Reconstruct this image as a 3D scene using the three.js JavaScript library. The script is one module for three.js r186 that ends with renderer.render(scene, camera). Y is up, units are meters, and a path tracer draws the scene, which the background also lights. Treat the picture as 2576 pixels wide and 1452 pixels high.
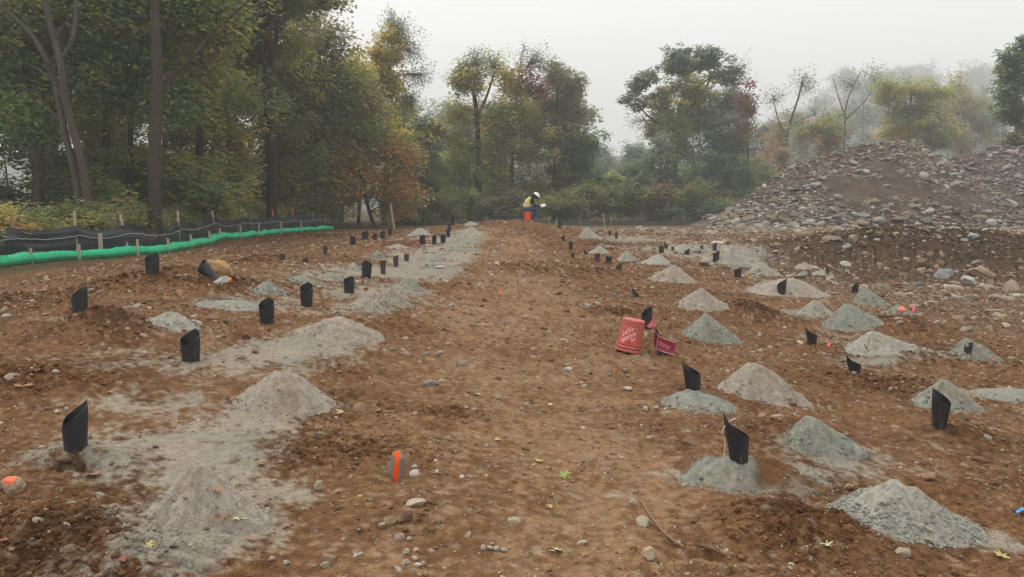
import * as THREE from 'three';
import { mergeGeometries } from 'three/addons/utils/BufferGeometryUtils.js';

// ---------------------------------------------------------------- camera, sky, sun, exposure
const scene = new THREE.Scene();
const PITCH = Math.atan(216 / 2000);
const camera = new THREE.PerspectiveCamera(2 * Math.atan(726 / 2000) * 180 / Math.PI, 1024 / 577, 0.1, 2000);
camera.position.set(0, 1.5, 0);
camera.rotation.set(-PITCH, 0, 0);
const SUN = new THREE.Vector3(-0.38, 0.84, -0.40).normalize();       // bright patch of the overcast: ahead and to the left
{
  const W = 512, Hh = 256, data = new Float32Array(W * Hh * 4);
  for (let j = 0; j < Hh; j++) for (let i = 0; i < W; i++) {
    const v = (j + 0.5) / Hh, u = (i + 0.5) / W, el = (v - 0.5) * Math.PI, az = (u - 0.5) * 2 * Math.PI;
    const dx = Math.cos(el) * Math.cos(az), dy = Math.sin(el), dz = Math.cos(el) * Math.sin(az);
    const c = Math.max(0, dx * SUN.x + dy * SUN.y + dz * SUN.z);
    const L = 0.58 + 0.36 * Math.max(0, dy) + 0.30 * c * c;
    const k = (j * W + i) * 4;
    data[k] = L; data[k + 1] = L * 1.005; data[k + 2] = L * 0.985; data[k + 3] = 1;
  }
  const t = new THREE.DataTexture(data, W, Hh, THREE.RGBAFormat, THREE.FloatType);
  t.mapping = THREE.EquirectangularReflectionMapping; t.magFilter = t.minFilter = THREE.LinearFilter; t.needsUpdate = true;
  scene.background = t; scene.environment = t;
}
const sun = new THREE.DirectionalLight(new THREE.Color(1, 0.97, 0.92), 1.2);
sun.position.copy(SUN).multiplyScalar(120); sun.castShadow = true; sun.shadow.radius = 34;
sun.shadow.mapSize.set(2048, 2048);
Object.assign(sun.shadow.camera, { left: -60, right: 60, top: 60, bottom: -60, near: 1, far: 300 });
scene.add(sun, sun.target);
scene.fog = new THREE.FogExp2(new THREE.Color(0.91, 0.915, 0.91), 0.0017);
const renderer = new THREE.WebGLRenderer({ antialias: true });
renderer.toneMapping = THREE.LinearToneMapping; renderer.toneMappingExposure = 1.62;
renderer.shadowMap.enabled = true;

// ---------------------------------------------------------------- helpers
function rng(seed) { let a = seed >>> 0; return () => { a = (a + 0x6D2B79F5) | 0; let t = Math.imul(a ^ (a >>> 15), 1 | a); t = (t + Math.imul(t ^ (t >>> 7), 61 | t)) ^ t; return ((t ^ (t >>> 14)) >>> 0) / 4294967296; }; }
const PERM = new Uint16Array(1024); { const r = rng(77); const p = [...Array(512).keys()]; for (let i = 511; i > 0; i--) { const j = (r() * (i + 1)) | 0; [p[i], p[j]] = [p[j], p[i]]; } for (let i = 0; i < 1024; i++) PERM[i] = p[i & 511]; }
const GX = new Float32Array(512), GY = new Float32Array(512), RN = new Float32Array(512);
{ const r = rng(5); for (let i = 0; i < 512; i++) { const a = r() * 6.2832; GX[i] = Math.cos(a); GY[i] = Math.sin(a); RN[i] = r(); } }
const hsh = (i, j) => PERM[(PERM[i & 511] + j) & 511];
function noise(x, y) {
  const i = Math.floor(x), j = Math.floor(y), fx = x - i, fy = y - j;
  const u = fx * fx * fx * (fx * (fx * 6 - 15) + 10), v = fy * fy * fy * (fy * (fy * 6 - 15) + 10);
  const a = hsh(i, j), b = hsh(i + 1, j), c = hsh(i, j + 1), d = hsh(i + 1, j + 1);
  const n0 = GX[a] * fx + GY[a] * fy, n1 = GX[b] * (fx - 1) + GY[b] * fy, n2 = GX[c] * fx + GY[c] * (fy - 1), n3 = GX[d] * (fx - 1) + GY[d] * (fy - 1);
  return 1.5 * (n0 + u * (n1 - n0) + v * (n2 - n0 + u * (n0 - n1 - n2 + n3)));
}
function fbm(x, y, o = 3) { let s = 0, a = 1, t = 0; for (let k = 0; k < o; k++) { s += a * noise(x, y); t += a; a *= 0.5; x = x * 2.03 + 17.3; y = y * 2.03 - 9.1; } return s / t; }
function worley(x, y) {          // distance to the nearest scattered point and that point's random number
  const i = Math.floor(x), j = Math.floor(y); let best = 9, id = 0;
  for (let a = -1; a <= 1; a++) for (let b = -1; b <= 1; b++) {
    const h = hsh(i + a, j + b), px = i + a + RN[h] - x, py = j + b + RN[(h + 131) & 511] - y, d = px * px + py * py;
    if (d < best) { best = d; id = h; }
  }
  return [Math.sqrt(best), RN[(id + 77) & 511]];
}
const clamp = (x, a = 0, b = 1) => x < a ? a : x > b ? b : x;
const sm = (a, b, x) => { const t = clamp((x - a) / (b - a)); return t * t * (3 - 2 * t); };
const lerp = (a, b, t) => a + (b - a) * t;
const mix3 = (a, b, t) => [a[0] + (b[0] - a[0]) * t, a[1] + (b[1] - a[1]) * t, a[2] + (b[2] - a[2]) * t];
const F = 2000, CP = Math.cos(PITCH), SP = Math.sin(PITCH);
function ray(px, py) {           // photo pixel (2576 wide) to a direction whose z is -1
  const x = (px - 1288) / F, y = (726 - py) / F;
  const dy = y * CP - SP, dz = -(y * SP + CP);
  return [x / -dz, dy / -dz];
}
const at = (px, py, d) => { const [x, y] = ray(px, py); return new THREE.Vector3(x * d, 1.5 + y * d, -d); };
const V = (x, y, z) => new THREE.Vector3(x, y, z);
const RGB = (a) => new THREE.Color().setRGB(a[0], a[1], a[2]);
const taken = {};
function numbered(n) { const k = taken[n] = (taken[n] ?? -1) + 1; return k ? `${n}_${String(k).padStart(3, '0')}` : n; }
function tag(o, label, category, group) { o.userData.label = label; o.userData.category = category; if (group) o.userData.group = group; return o; }
function thing(name, label, category, pos, group) { const g = new THREE.Group(); g.name = numbered(name); if (pos) g.position.copy(pos); scene.add(g); return tag(g, label, category, group); }
function mesh(name, geo, mat, parent) { const m = new THREE.Mesh(geo, mat); m.name = parent ? name : numbered(name); m.castShadow = m.receiveShadow = true; (parent || scene).add(m); return m; }
function structure(name, geo, mat) { const m = mesh(name, geo, mat); m.userData.kind = 'structure'; return m; }
function instanced(name, geo, mat, list, parent) {          // list of [matrix, color]
  const m = new THREE.InstancedMesh(geo, mat, list.length); m.name = parent ? name : numbered(name);
  list.forEach(([M, c], i) => { m.setMatrixAt(i, M); if (c) m.setColorAt(i, RGB(c)); });
  m.castShadow = m.receiveShadow = true; m.userData.kind = 'stuff'; (parent || scene).add(m); return m;
}
const dull = (rough) => rough > 0.84 ? 0.15 : 1;                     // earth, stone and bark have next to no sheen
const std = (c, rough = 0.95, extra = {}) => new THREE.MeshPhysicalMaterial({ color: RGB(c), roughness: rough, specularIntensity: dull(rough), side: THREE.DoubleSide, ...extra });
const vcol = (rough = 0.95, extra = {}) => new THREE.MeshPhysicalMaterial({ color: 0xffffff, vertexColors: true, roughness: rough, specularIntensity: dull(rough), side: THREE.DoubleSide, ...extra });
function tex(n, fn, srgb = false) {
  const d = new Uint8Array(n * n * 4);
  for (let j = 0; j < n; j++) for (let i = 0; i < n; i++) { const c = fn(i, j), k = (j * n + i) * 4; d[k] = c[0]; d[k + 1] = c[1]; d[k + 2] = c[2]; d[k + 3] = 255; }
  const t = new THREE.DataTexture(d, n, n); t.wrapS = t.wrapT = THREE.RepeatWrapping; t.magFilter = THREE.LinearFilter; t.minFilter = THREE.LinearMipmapLinearFilter;
  if (srgb) t.colorSpace = THREE.SRGBColorSpace; t.needsUpdate = true; return t;
}
function tnoise(x, y, p) {       // noise that repeats every p cells
  const f = (a, b) => { const i = Math.floor(a), j = Math.floor(b), fx = a - i, fy = b - j, u = fx * fx * (3 - 2 * fx), v = fy * fy * (3 - 2 * fy), h = (q, w) => RN[hsh(((q % p) + p) % p, ((w % p) + p) % p + p * 7)]; return lerp(lerp(h(i, j), h(i + 1, j), u), lerp(h(i, j + 1), h(i + 1, j + 1), u), v); };
  return f(x, y);
}
// grain of soil and grit, shared by colour and relief
const grain = (() => { const n = 512, a = new Float32Array(n * n); for (let j = 0; j < n; j++) for (let i = 0; i < n; i++) { const u = i / n, v = j / n; a[j * n + i] = 0.30 * tnoise(u * 16, v * 16, 16) + 0.25 * tnoise(u * 40, v * 40, 40) + 0.25 * tnoise(u * 96, v * 96, 96) + 0.20 * tnoise(u * 200, v * 200, 200); } return a; })();
const grainCol = tex(512, (i, j) => { const g = 255 * clamp(0.92 + (grain[j * 512 + i] - 0.5) * 0.75); return [g, g * 0.985, g * 0.965]; });
const grainBump = tex(512, (i, j) => { const g = 255 * clamp(0.5 + (grain[j * 512 + i] - 0.5) * 1.8); return [g, g, g]; });

// ---------------------------------------------------------------- lie of the land
const XS = [-60, -14, -9.7, -6, -4, -2.2, 0, 1.5, 4, 8, 12, 20, 60];
const DS = [-10, 3, 5, 8, 11, 15, 20, 22, 24, 25, 31, 36, 45, 60, 100, 420];
const HT = [
  [1.5, 1.45, 1.4, 1.4, 1.4, 1.47, 1.58, 1.65, 1.85, 1.95, 2, 2, 2],
  [1.5, 1.45, 1.4, 1.4, 1.4, 1.47, 1.57, 1.65, 1.85, 1.95, 2, 2, 2],
  [1.4, 1.35, 1.35, 1.3, 1.32, 1.42, 1.56, 1.65, 1.9, 2, 2.05, 2.05, 2],
  [1.35, 1.35, 1.35, 1.2, 1.1, 1.25, 1.5, 1.62, 1.92, 2.05, 2.1, 2.1, 2],
  [1.35, 1.35, 1.35, 1.15, 1.0, 1.2, 1.42, 1.6, 1.92, 2.05, 2.1, 2.1, 2],
  [1.35, 1.35, 1.35, 1.2, 1.05, 1.18, 1.3, 1.55, 1.75, 1.95, 2.05, 2.1, 1.8],
  [1.35, 1.35, 1.35, 1.2, 1.07, 1.05, 1.1, 1.45, 1.58, 1.95, 2.08, 2.05, 1.4],
  [1.35, 1.35, 1.35, 1.2, 1.06, 1.01, 1.02, 1.38, 1.46, 1.84, 2.0, 1.95, 1.35],
  [1.35, 1.35, 1.35, 1.2, 1.05, 0.97, 0.92, 1.29, 1.30, 1.20, 1.05, 1.0, 1.2],
  [1.35, 1.35, 1.35, 1.2, 1.05, 0.95, 0.87, 1.25, 1.3, 1.26, 1.08, 1.05, 1.2],
  [1.35, 1.35, 1.35, 1.2, 1.05, 0.85, 0.66, 0.85, 1.15, 1.2, 1.2, 1.2, 1.2],
  [1.4, 1.4, 1.4, 1.35, 1.2, 1.05, 0.9, 1.0, 1.2, 1.3, 1.3, 1.3, 1.3],
  [1.5, 1.45, 1.45, 1.45, 1.4, 1.4, 1.4, 1.4, 1.4, 1.4, 1.4, 1.4, 1.4],
  [1.6, 1.6, 1.6, 1.6, 1.6, 1.6, 1.6, 1.6, 1.6, 1.6, 1.6, 1.6, 1.6],
  [1.8, 1.8, 1.8, 1.8, 1.8, 1.8, 1.8, 1.8, 1.8, 1.8, 1.8, 1.8, 1.8],
  [2, 2, 2, 2, 2, 2, 2, 2, 2, 2, 2, 2, 2]];
function seek(a, x) { let i = 0; while (i < a.length - 2 && x > a[i + 1]) i++; return i; }
function cub(p0, p1, p2, p3, t) { return p1 + 0.5 * t * (p2 - p0 + t * (2 * p0 - 5 * p1 + 4 * p2 - p3 + t * (3 * (p1 - p2) + p3 - p0))); }
const bankWarp = (x, d) => x > 4 && d > 13 && d < 34 ? 1.3 * noise(x * 0.42, 1.7) * sm(4, 8, x) * sm(13, 18, d) * (1 - sm(27, 34, d)) : 0;    // the bank is cut unevenly
function baseY(x, z) {
  const d = clamp(-z + bankWarp(x, -z), DS[0], 420), xx = clamp(x, -60, 60), i = seek(XS, xx), j = seek(DS, d);
  const s = (xx - XS[i]) / (XS[i + 1] - XS[i]), t = (d - DS[j]) / (DS[j + 1] - DS[j]);
  const row = (k) => { const r = HT[clamp(k, 0, DS.length - 1)]; return cub(r[Math.max(0, i - 1)], r[i], r[i + 1], r[Math.min(XS.length - 1, i + 2)], s); };
  return 1.5 - lerp(row(j), row(j + 1), t * t * (3 - 2 * t) * 0.5 + t * 0.5);
}
function march(px, py, fn) { const [rx, ry] = ray(px, py); let d = 1.5; for (let k = 0; k < 4000; k++) { const s = 0.004 * d; d += s; if (d > 300) break; if (1.5 + ry * d <= fn(rx * d, -d)) { let a = d - s, b = d; for (let q = 0; q < 12; q++) { const m = (a + b) / 2; if (1.5 + ry * m <= fn(rx * m, -m)) b = m; else a = m; } d = b; break; } } return V(rx * d, fn(rx * d, -d), -d); }
// earth thrown up or dug out: photo pixel, half width and half depth in metres, height, how dark and loose the soil is
const MOUNDS = [
  [190, 1400, 0.72, 0.42, 0.13, 0.9], [180, 1168, 0.34, 0.2, 0.10, 0.2], [178, 1188, 0.16, 0.07, -0.10, 0.7], [262, 830, 0.42, 0.34, 0.17, 1.0], [330, 728, 0.7, 0.4, 0.14, 1.0], [440, 690, 0.6, 0.4, 0.08, 0.9],
  [60, 760, 1.2, 0.9, 0.05, 0.6], [650, 660, 0.8, 0.6, 0.10, 0.6], [700, 605, 3.2, 1.5, 0.14, 1.0], [560, 720, 0.8, 0.4, 0.08, 0.7], [90, 960, 0.9, 0.4, 0.06, 0.8],
  [2000, 1345, 0.50, 0.36, 0.12, 0.9], [2010, 1105, 0.62, 0.42, 0.12, 0.35], [1885, 790, 0.5, 0.8, 0.20, 0.8], [1560, 790, 0.4, 0.3, 0.06, 0.8], [1330, 680, 1.2, 1.2, 0.08, 0.5],
  [2240, 975, 0.9, 0.5, 0.06, 0.8], [2300, 900, 1.2, 0.6, 0.10, 0.8], [2270, 830, 1.0, 0.9, 0.18, 0.5], [2430, 1110, 0.5, 0.3, 0.13, 0.35], [1330, 552, 1.7, 1.2, 0.22, 0.3], [1560, 610, 1.5, 1.0, -0.25, 0.9],
  [1745, 1000, 0.32, 0.22, 0.08, 0.3], [1765, 1030, 0.18, 0.1, -0.05, 0.9], [900, 1150, 0.8, 0.5, 0.04, 0.6], [1060, 1300, 0.4, 0.3, 0.05, 0.5], [1130, 1050, 0.5, 0.3, 0.04, 0.6],
  [2400, 640, 3.4, 1.8, 0.35, 0.9], [2200, 640, 2.2, 1.6, 0.18, 0.6], [2060, 620, 2.4, 1.6, 0.12, 0.4], [1500, 690, 0.8, 0.6, 0.1, 0.6],
].map(([px, py, rx, rz, h, k]) => { const p = march(px, py, baseY); return { x: p.x, z: p.z, rx, rz, h, k }; });
function mounds(x, z) {
  let h = 0, k = 0;
  for (const m of MOUNDS) { const a = (x - m.x) / m.rx, b = (z - m.z) / m.rz, q = a * a + b * b; if (q < 5) { const e = Math.exp(-q * 1.3); h += m.h * e; if (m.h > 0 || q < 1.5) k = Math.max(k, m.k * e); } }
  return [h, k];
}
// grey rock dust: patches [photo pixel, half width, half depth in metres, strength]; every heap and tube adds its own
const DUST = [];
const dustAt = (px, py, rx, rz, s) => { const p = march(px, py, baseY); DUST.push({ x: p.x, z: p.z, rx, rz, s }); };
[[430, 1420, 0.42, 0.5, 1], [560, 1200, 0.42, 0.6, 0.9], [640, 1060, 0.35, 0.5, 1], [330, 1010, 0.45, 0.35, 0.8], [400, 1110, 0.7, 0.6, 0.55], [650, 900, 0.9, 0.7, 0.85], [760, 870, 0.5, 0.5, 0.8], [300, 920, 1.0, 0.5, 0.5], [250, 1150, 0.6, 0.5, 0.6], [840, 745, 0.9, 0.9, 0.6], [700, 770, 1.0, 0.5, 0.6], [1000, 740, 0.8, 0.9, 0.8], [1010, 690, 0.9, 1.0, 0.8], [800, 700, 1.1, 0.9, 0.6], [870, 680, 1.0, 1.0, 0.7], [1090, 660, 0.8, 1.5, 1], [1060, 680, 0.9, 1.2, 0.9], [1110, 640, 0.8, 1.5, 1], [1140, 620, 0.8, 1.6, 1], [1160, 600, 0.9, 1.8, 1], [1175, 580, 0.9, 2.2, 1], [950, 640, 1.8, 1.8, 0.5], [1060, 600, 1.5, 1.5, 0.6], [740, 1250, 0.16, 0.12, 1], [1550, 1245, 0.14, 0.1, 0.8], [2200, 920, 0.5, 0.4, 0.9], [2100, 860, 0.7, 0.6, 0.6], [2030, 790, 1.0, 0.8, 0.7], [1960, 730, 1.2, 1.0, 0.7], [1870, 650, 1.8, 1.4, 0.7], [2350, 905, 0.8, 0.35, 0.8], [2520, 1000, 0.8, 0.3, 1], [2200, 1180, 0.6, 0.3, 0.4], [2320, 1110, 0.4, 0.5, 0.35], [2140, 1150, 0.4, 0.3, 0.4], [1650, 905, 0.4, 0.2, 0.6], [1600, 760, 0.5, 0.4, 0.5], [1540, 680, 1.0, 0.8, 0.5], [1430, 640, 0.8, 0.8, 0.4], [1700, 620, 2.4, 1.6, 0.7], [1640, 600, 1.8, 1.8, 0.7], [1580, 600, 1.2, 1.2, 0.8], [1780, 640, 1.8, 1.4, 0.6], [2050, 1200, 0.3, 0.2, 0.9], [1740, 1205, 0.22, 0.13, 0.8], [2480, 1360, 0.3, 0.2, 0.8], [1390, 575, 1.2, 1.0, 0.5], [1050, 580, 1.2, 1.4, 0.6], [200, 800, 0.4, 0.2, 0.8], [410, 705, 0.35, 0.2, 0.8], [560, 1330, 0.3, 0.2, 0.8]].forEach((a) => dustAt(...a));
function dust(x, z) { let s = 0; for (const m of DUST) { const a = (x - m.x) / m.rx; if (a > 2 || a < -2) continue; const b = (z - m.z) / m.rz, q = a * a + b * b; if (q < 4) s += m.s * Math.exp(-q * 1.1); } return s > 1.4 ? 1.4 : s; }
function trackness(x, z) { const d = -z; const c = -0.05 + 0.25 * Math.sin(d * 0.17) + 0.12 * noise(d * 0.5, 3.3); const w = 1.05 + 0.25 * noise(d * 0.3, 9.1); return (1 - sm(w * 0.55, w * 1.35, Math.abs(x - c))) * (1 - sm(22, 30, d)); }
function ground(x, z) {          // [height, looseness, dark soil, dust, track]
  const d = -z, y0 = baseY(x, z), [mh, mk] = mounds(x, z), g = dust(x, z), tr = trackness(x, z);
  const near = 1 - sm(30, 70, d);
  const patch = fbm(x * 0.55 + 3, z * 0.55, 3);
  let loose = clamp(0.42 + 0.75 * patch + mk * 0.8 - tr * 0.45 - g * 0.35, 0.06, 1.25);
  const rock = sm(4.5, 8, x) * sm(10, 20, d + x * 0.4);          // stony fill below the rubble
  loose = Math.max(loose, rock * 0.9);
  let y = y0 + mh + 0.035 * fbm(x * 0.9, z * 0.9, 2) * near;
  y += loose * near * (0.030 * fbm(x * 3.1, z * 3.1, 2) + 0.042 * fbm(x * 8.3 + 5, z * 8.3, 3));
  const dome = (w) => Math.sqrt(Math.max(0, 0.72 - w * w)) - 0.5;   // lumps with creases between them
  if (d < 40) { const [w1, r1] = worley(x * 6.5 + 0.5 * noise(x * 7, z * 7), z * 6.5 + 0.5 * noise(z * 7, x * 7)); y += loose * (0.5 + 0.5 * mk) * 0.075 * dome(w1) * (0.25 + 0.95 * r1); }
  if (d < 22) { const [w2, r2] = worley(x * 15 + 0.4 * noise(x * 13, z * 13), z * 15); y += (0.12 + loose * 0.88) * 0.036 * dome(w2) * (0.3 + r2); }
  if (d < 11) { const [w3, r3] = worley(x * 33, z * 33); y += (0.3 + loose * 0.7) * 0.014 * dome(w3) * (0.4 + r3) + 0.004 * noise(x * 60, z * 60); }
  if (d < 20) y += (0.25 + tr * 0.4) * 0.018 * Math.min(0, noise(x * 2.2 + 0.6 * noise(z * 1.3, 2), z * 6.5)) ;   // cracks and boot marks
  y += tr * near * 0.022 * noise(x * 4.5, z * 0.8);              // ruts along the track
  if (d < 17) for (const cx of [-1.42, 0.95]) { const e = Math.abs(x - cx - 0.15 * noise(d * 0.35, cx)); if (e < 0.3) { const m = (1 - sm(0.17, 0.3, e)) * sm(-0.15, 0.25, noise(x * 1.3 + cx, d * 0.55) + 0.12); y += m * (0.020 * Math.tanh(2.5 * Math.sin(d * 52 + x * 3 + 0.6 * noise(x * 4, d * 3))) - 0.012); } }   // cleat marks of a tracked machine
  return [y, loose, mk, g, tr, rock];
}
const groundY = (x, z) => ground(x, z)[0];

// ---------------------------------------------------------------- heaps of drill cuttings (photo: peak, left foot, right foot, front foot)
const HEAPS = [];
function heap(peakX, peakY, left, right, foot, tone, o = {}) {
  const c = march((left + right) / 2 * 0.35 + peakX * 0.65, foot, groundY), dF = -c.z;
  const R0 = (right - left) / 2 * dF / F, d = dF + R0 * 0.72, k = d / F;
  const x = ray(peakX, peakY)[0] * d, y0 = groundY(x, -d);
  const h = Math.max(0.05, 1.5 + ray(peakX, peakY)[1] * d - y0);
  HEAPS.push({ x, z: -d, h, rl: Math.max(0.08, (peakX - left) * k), rr: Math.max(0.08, (right - peakX) * k), rf: Math.max(0.1, d - dF), rb: o.rb || R0 * 0.8, tone, seed: HEAPS.length * 13.7, flat: o.flat || 0, o, px: peakX, d });
}
//   px    py   left right foot tone   (tones: 0 tan grey, 1 pale grey, 2 green grey)
[[500, 1165, 330, 668, 1335, 0, { flat: 0.16 }], [718, 928, 588, 845, 1045, 0, { flat: 0.3 }], [858, 795, 742, 962, 864, 0, { flat: 0.28 }], [918, 742, 868, 978, 786, 0], [985, 722, 938, 1038, 774, 0, { flat: 0.15 }], [1030, 697, 984, 1072, 732, 2],
[432, 781, 358, 507, 832, 1, { flat: 0.3 }], [675, 705, 624, 718, 742, 2], [590, 762, 496, 680, 782, 2, { flat: 0.4 }], [889, 660, 862, 912, 682, 1], [835, 684, 800, 862, 700, 2], [760, 692, 722, 800, 712, 2, { flat: 0.3 }],
[1186, 569, 1163, 1212, 588, 1], [1180, 557, 1166, 1205, 568, 1], [1060, 573, 1024, 1086, 592, 1, { flat: 0.3 }], [1150, 612, 1110, 1200, 632, 2, { flat: 0.4 }], [1165, 594, 1140, 1205, 610, 2, { flat: 0.3 }], [1100, 640, 1062, 1135, 660, 2, { flat: 0.3 }], [1090, 662, 1060, 1120, 676, 2, { flat: 0.3 }], [950, 630, 925, 975, 650, 2], [1000, 614, 970, 1030, 626, 1, { flat: 0.3 }], [1105, 694, 1085, 1128, 706, 1],
[1475, 571, 1455, 1516, 599, 1], [1508, 618, 1480, 1537, 637, 1], [1578, 630, 1552, 1607, 658, 1, { flat: 0.2 }], [1656, 638, 1610, 1702, 667, 1], [1697, 665, 1634, 1756, 711, 0], [1764, 722, 1698, 1836, 782, 0, { flat: 0.12 }], [1776, 787, 1720, 1872, 858, 2, { coarse: 500 }], [1905, 905, 1803, 2052, 1008, 0, { flat: 0.35 }], [2035, 1041, 1985, 2180, 1152, 2, { flat: 0.25 }], [2252, 1201, 2094, 2482, 1362, 1, { coarse: 1500, flat: 0.06 }],
[1990, 695, 1884, 2086, 748, 0, { flat: 0.35 }], [1842, 620, 1800, 1902, 668, 1], [1915, 657, 1884, 1972, 692, 1], [2130, 760, 2078, 2226, 834, 2, { flat: 0.1 }], [2192, 832, 2128, 2312, 898, 1, { flat: 0.15 }], [2430, 847, 2400, 2524, 908, 2], [2172, 722, 2148, 2244, 768, 2], [2256, 764, 2232, 2304, 790, 2], [2052, 753, 2006, 2098, 794, 1, { flat: 0.2 }], [2375, 948, 2306, 2486, 1032, 2, { flat: 0.2 }], [2022, 660, 1998, 2060, 680, 0], [2072, 678, 2045, 2100, 696, 0], [1720, 612, 1690, 1745, 632, 1],
[1742, 980, 1668, 1868, 1036, 2, { flat: 0.1 }], [1885, 1150, 1700, 2085, 1248, 2, { flat: 0.2, rough: 1 }], [2555, 975, 2450, 2640, 1012, 2, { flat: 0.4 }]].forEach((a) => heap(...a));
function heapH(m, x, z) {
  const dx = x - m.x, dz = z - m.z;
  const r = Math.hypot(dx / (dx < 0 ? m.rl : m.rr), dz / (dz > 0 ? m.rf : m.rb));
  if (r > 1.5) return -1;
  const a = Math.atan2(dz, dx), wob = 1 + 0.26 * noise(Math.cos(a) * 1.5 + m.seed, Math.sin(a) * 1.5) + 0.12 * noise(Math.cos(a) * 4 + m.seed, Math.sin(a) * 4 + 7);
  const q = r / wob, top = m.flat, s = 0.05 + top * 0.25;
  let p = 1 - (Math.sqrt(q * q + s * s) - s) / (Math.sqrt(1 + s * s) - s);
  if (top) p = Math.min(p, 1 - top * 0.45 + (p - (1 - top * 0.45)) * 0.4);
  p = p > 0 ? Math.pow(p, 1.07) : p * 0.5;
  const k = m.o.rough ? 3.6 : 1;
  return m.h * p + (p > -0.3 ? (0.030 * k * fbm(x * 4.5 + m.seed, z * 4.5, 3) + 0.010 * k * noise(x * 19, z * 19) + 0.006 * k * noise(x * 45, z * 45)) * Math.min(1, m.h / 0.2) : 0);
}
function topY(x, z) { let y = groundY(x, z), b = y; for (const m of HEAPS) if (Math.abs(x - m.x) < 2.2 && Math.abs(z - m.z) < 2.2) { const h = heapH(m, x, z); if (h > 0 && b + h > y) y = b + h; } return y; }
for (const m of HEAPS) DUST.push({ x: m.x, z: m.z + 0.06, rx: (m.rl + m.rr) * 0.62 + 0.06, rz: (m.rf + m.rb) * 0.62 + 0.06, s: 0.55 });

// ---------------------------------------------------------------- ground sheet
const SOIL_D = [0.074, 0.036, 0.017], SOIL_M = [0.158, 0.082, 0.038], SOIL_R = [0.205, 0.090, 0.034], SOIL_T = [0.262, 0.158, 0.088], DUST_T = [0.325, 0.275, 0.212], DUST_G = [0.252, 0.243, 0.203], ROCKY = [0.175, 0.125, 0.088], LITTER = [0.085, 0.062, 0.030];
function soil(x, z, g) {
  const [, loose, mk, du, tr, rock] = g, d = -z;
  const n1 = fbm(x * 0.7, z * 0.7, 3), n2 = fbm(x * 3.3 + 9, z * 3.3, 3), n3 = d < 25 ? fbm(x * 15, z * 15, 2) : 0;
  let t = 0.42 + 0.5 * n1 + 0.55 * n2 + 0.75 * n3 + tr * 0.42 - mk * 0.65;
  let c = t < 0.5 ? mix3(SOIL_D, SOIL_M, sm(-0.2, 0.5, t)) : mix3(SOIL_M, SOIL_T, sm(0.5, 1.15, t));
  c = mix3(c, SOIL_R, clamp(0.55 * fbm(x * 1.3 - 20, z * 1.3, 2) + 0.25 * loose) * 0.7 * (1 - tr * 0.7));
  c = mix3(c, ROCKY, rock * 0.55);
  const dw = d + bankWarp(x, d), cut = sm(5, 7.5, x + n2) * sm(19.8, 20.8, dw + n2 * 0.8) * (1 - sm(24.0, 25.2, dw + n2)); c = mix3(c, [0.070, 0.046, 0.032], cut * 0.85);      // damp soil laid open in the bank
  const [w, r] = worley(x * 11, z * 11);
  if (d < 22 && w < 0.34) c = mix3(c, r > 0.7 ? [0.36, 0.29, 0.22] : r > 0.4 ? SOIL_T : SOIL_D, 0.35 * sm(0.34, 0.12, w));
  const n4 = d < 14 ? noise(x * 34, z * 34) : 0, e = sm(0.30, 0.95, du + 0.75 * n2 + 0.55 * n3 + 0.3 * n4 - 0.12 - mk * 0.35);
  if (e > 0) { const q = sm(-0.25, 0.3, fbm(x * 1.1 + 40, z * 1.1, 2) + 0.3 * n3); c = mix3(c, mix3(DUST_G, DUST_T, q * 0.75 + tr * 0.2), e * 0.9); }
  if (x < -8.3) c = mix3(c, LITTER, sm(-8.6, -10, x + 0.5 * n2));
  c = mix3(c, LITTER, sm(44, 52, d));
  return c;
}
{
  const NR = 600, NC = 1120, rows = [];
  const y0 = 1452 + 560, yN = 552;
  for (let i = 0; i < NR - 60; i++) { const y = y0 + (yN - y0) * i / (NR - 61); rows.push(2000 * 1.45 / (y - 500)); }
  const last = rows[rows.length - 1]; for (let i = 1; i <= 60; i++) rows.push(last * Math.pow(430 / last, i / 60));
  const pos = new Float32Array(NR * NC * 3), col = new Float32Array(NR * NC * 3), uv = new Float32Array(NR * NC * 2), idx = new Uint32Array((NR - 1) * (NC - 1) * 6);
  for (let i = 0, k = 0; i < NR; i++) for (let j = 0; j < NC; j++, k++) {
    const d = rows[i], x = (j / (NC - 1) * 2 - 1) * 0.93 * (d + 2.0), z = -d, g = ground(x, z), c = soil(x, z, g);
    pos[k * 3] = x; pos[k * 3 + 1] = g[0]; pos[k * 3 + 2] = z; col[k * 3] = c[0]; col[k * 3 + 1] = c[1]; col[k * 3 + 2] = c[2]; uv[k * 2] = x / 0.83; uv[k * 2 + 1] = z / 0.83;
  }
  for (let i = 0, k = 0; i < NR - 1; i++) for (let j = 0; j < NC - 1; j++) { const a = i * NC + j, b = a + 1, c = a + NC, e = c + 1; idx[k++] = a; idx[k++] = b; idx[k++] = c; idx[k++] = b; idx[k++] = e; idx[k++] = c; }
  const g = new THREE.BufferGeometry(); g.setAttribute('position', new THREE.BufferAttribute(pos, 3)); g.setAttribute('color', new THREE.BufferAttribute(col, 3)); g.setAttribute('uv', new THREE.BufferAttribute(uv, 2)); g.setIndex(new THREE.BufferAttribute(idx, 1)); g.computeVertexNormals();
  structure('ground', g, vcol(0.97, { map: grainCol, bumpMap: grainBump, bumpScale: 0.016 }));
}

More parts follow.
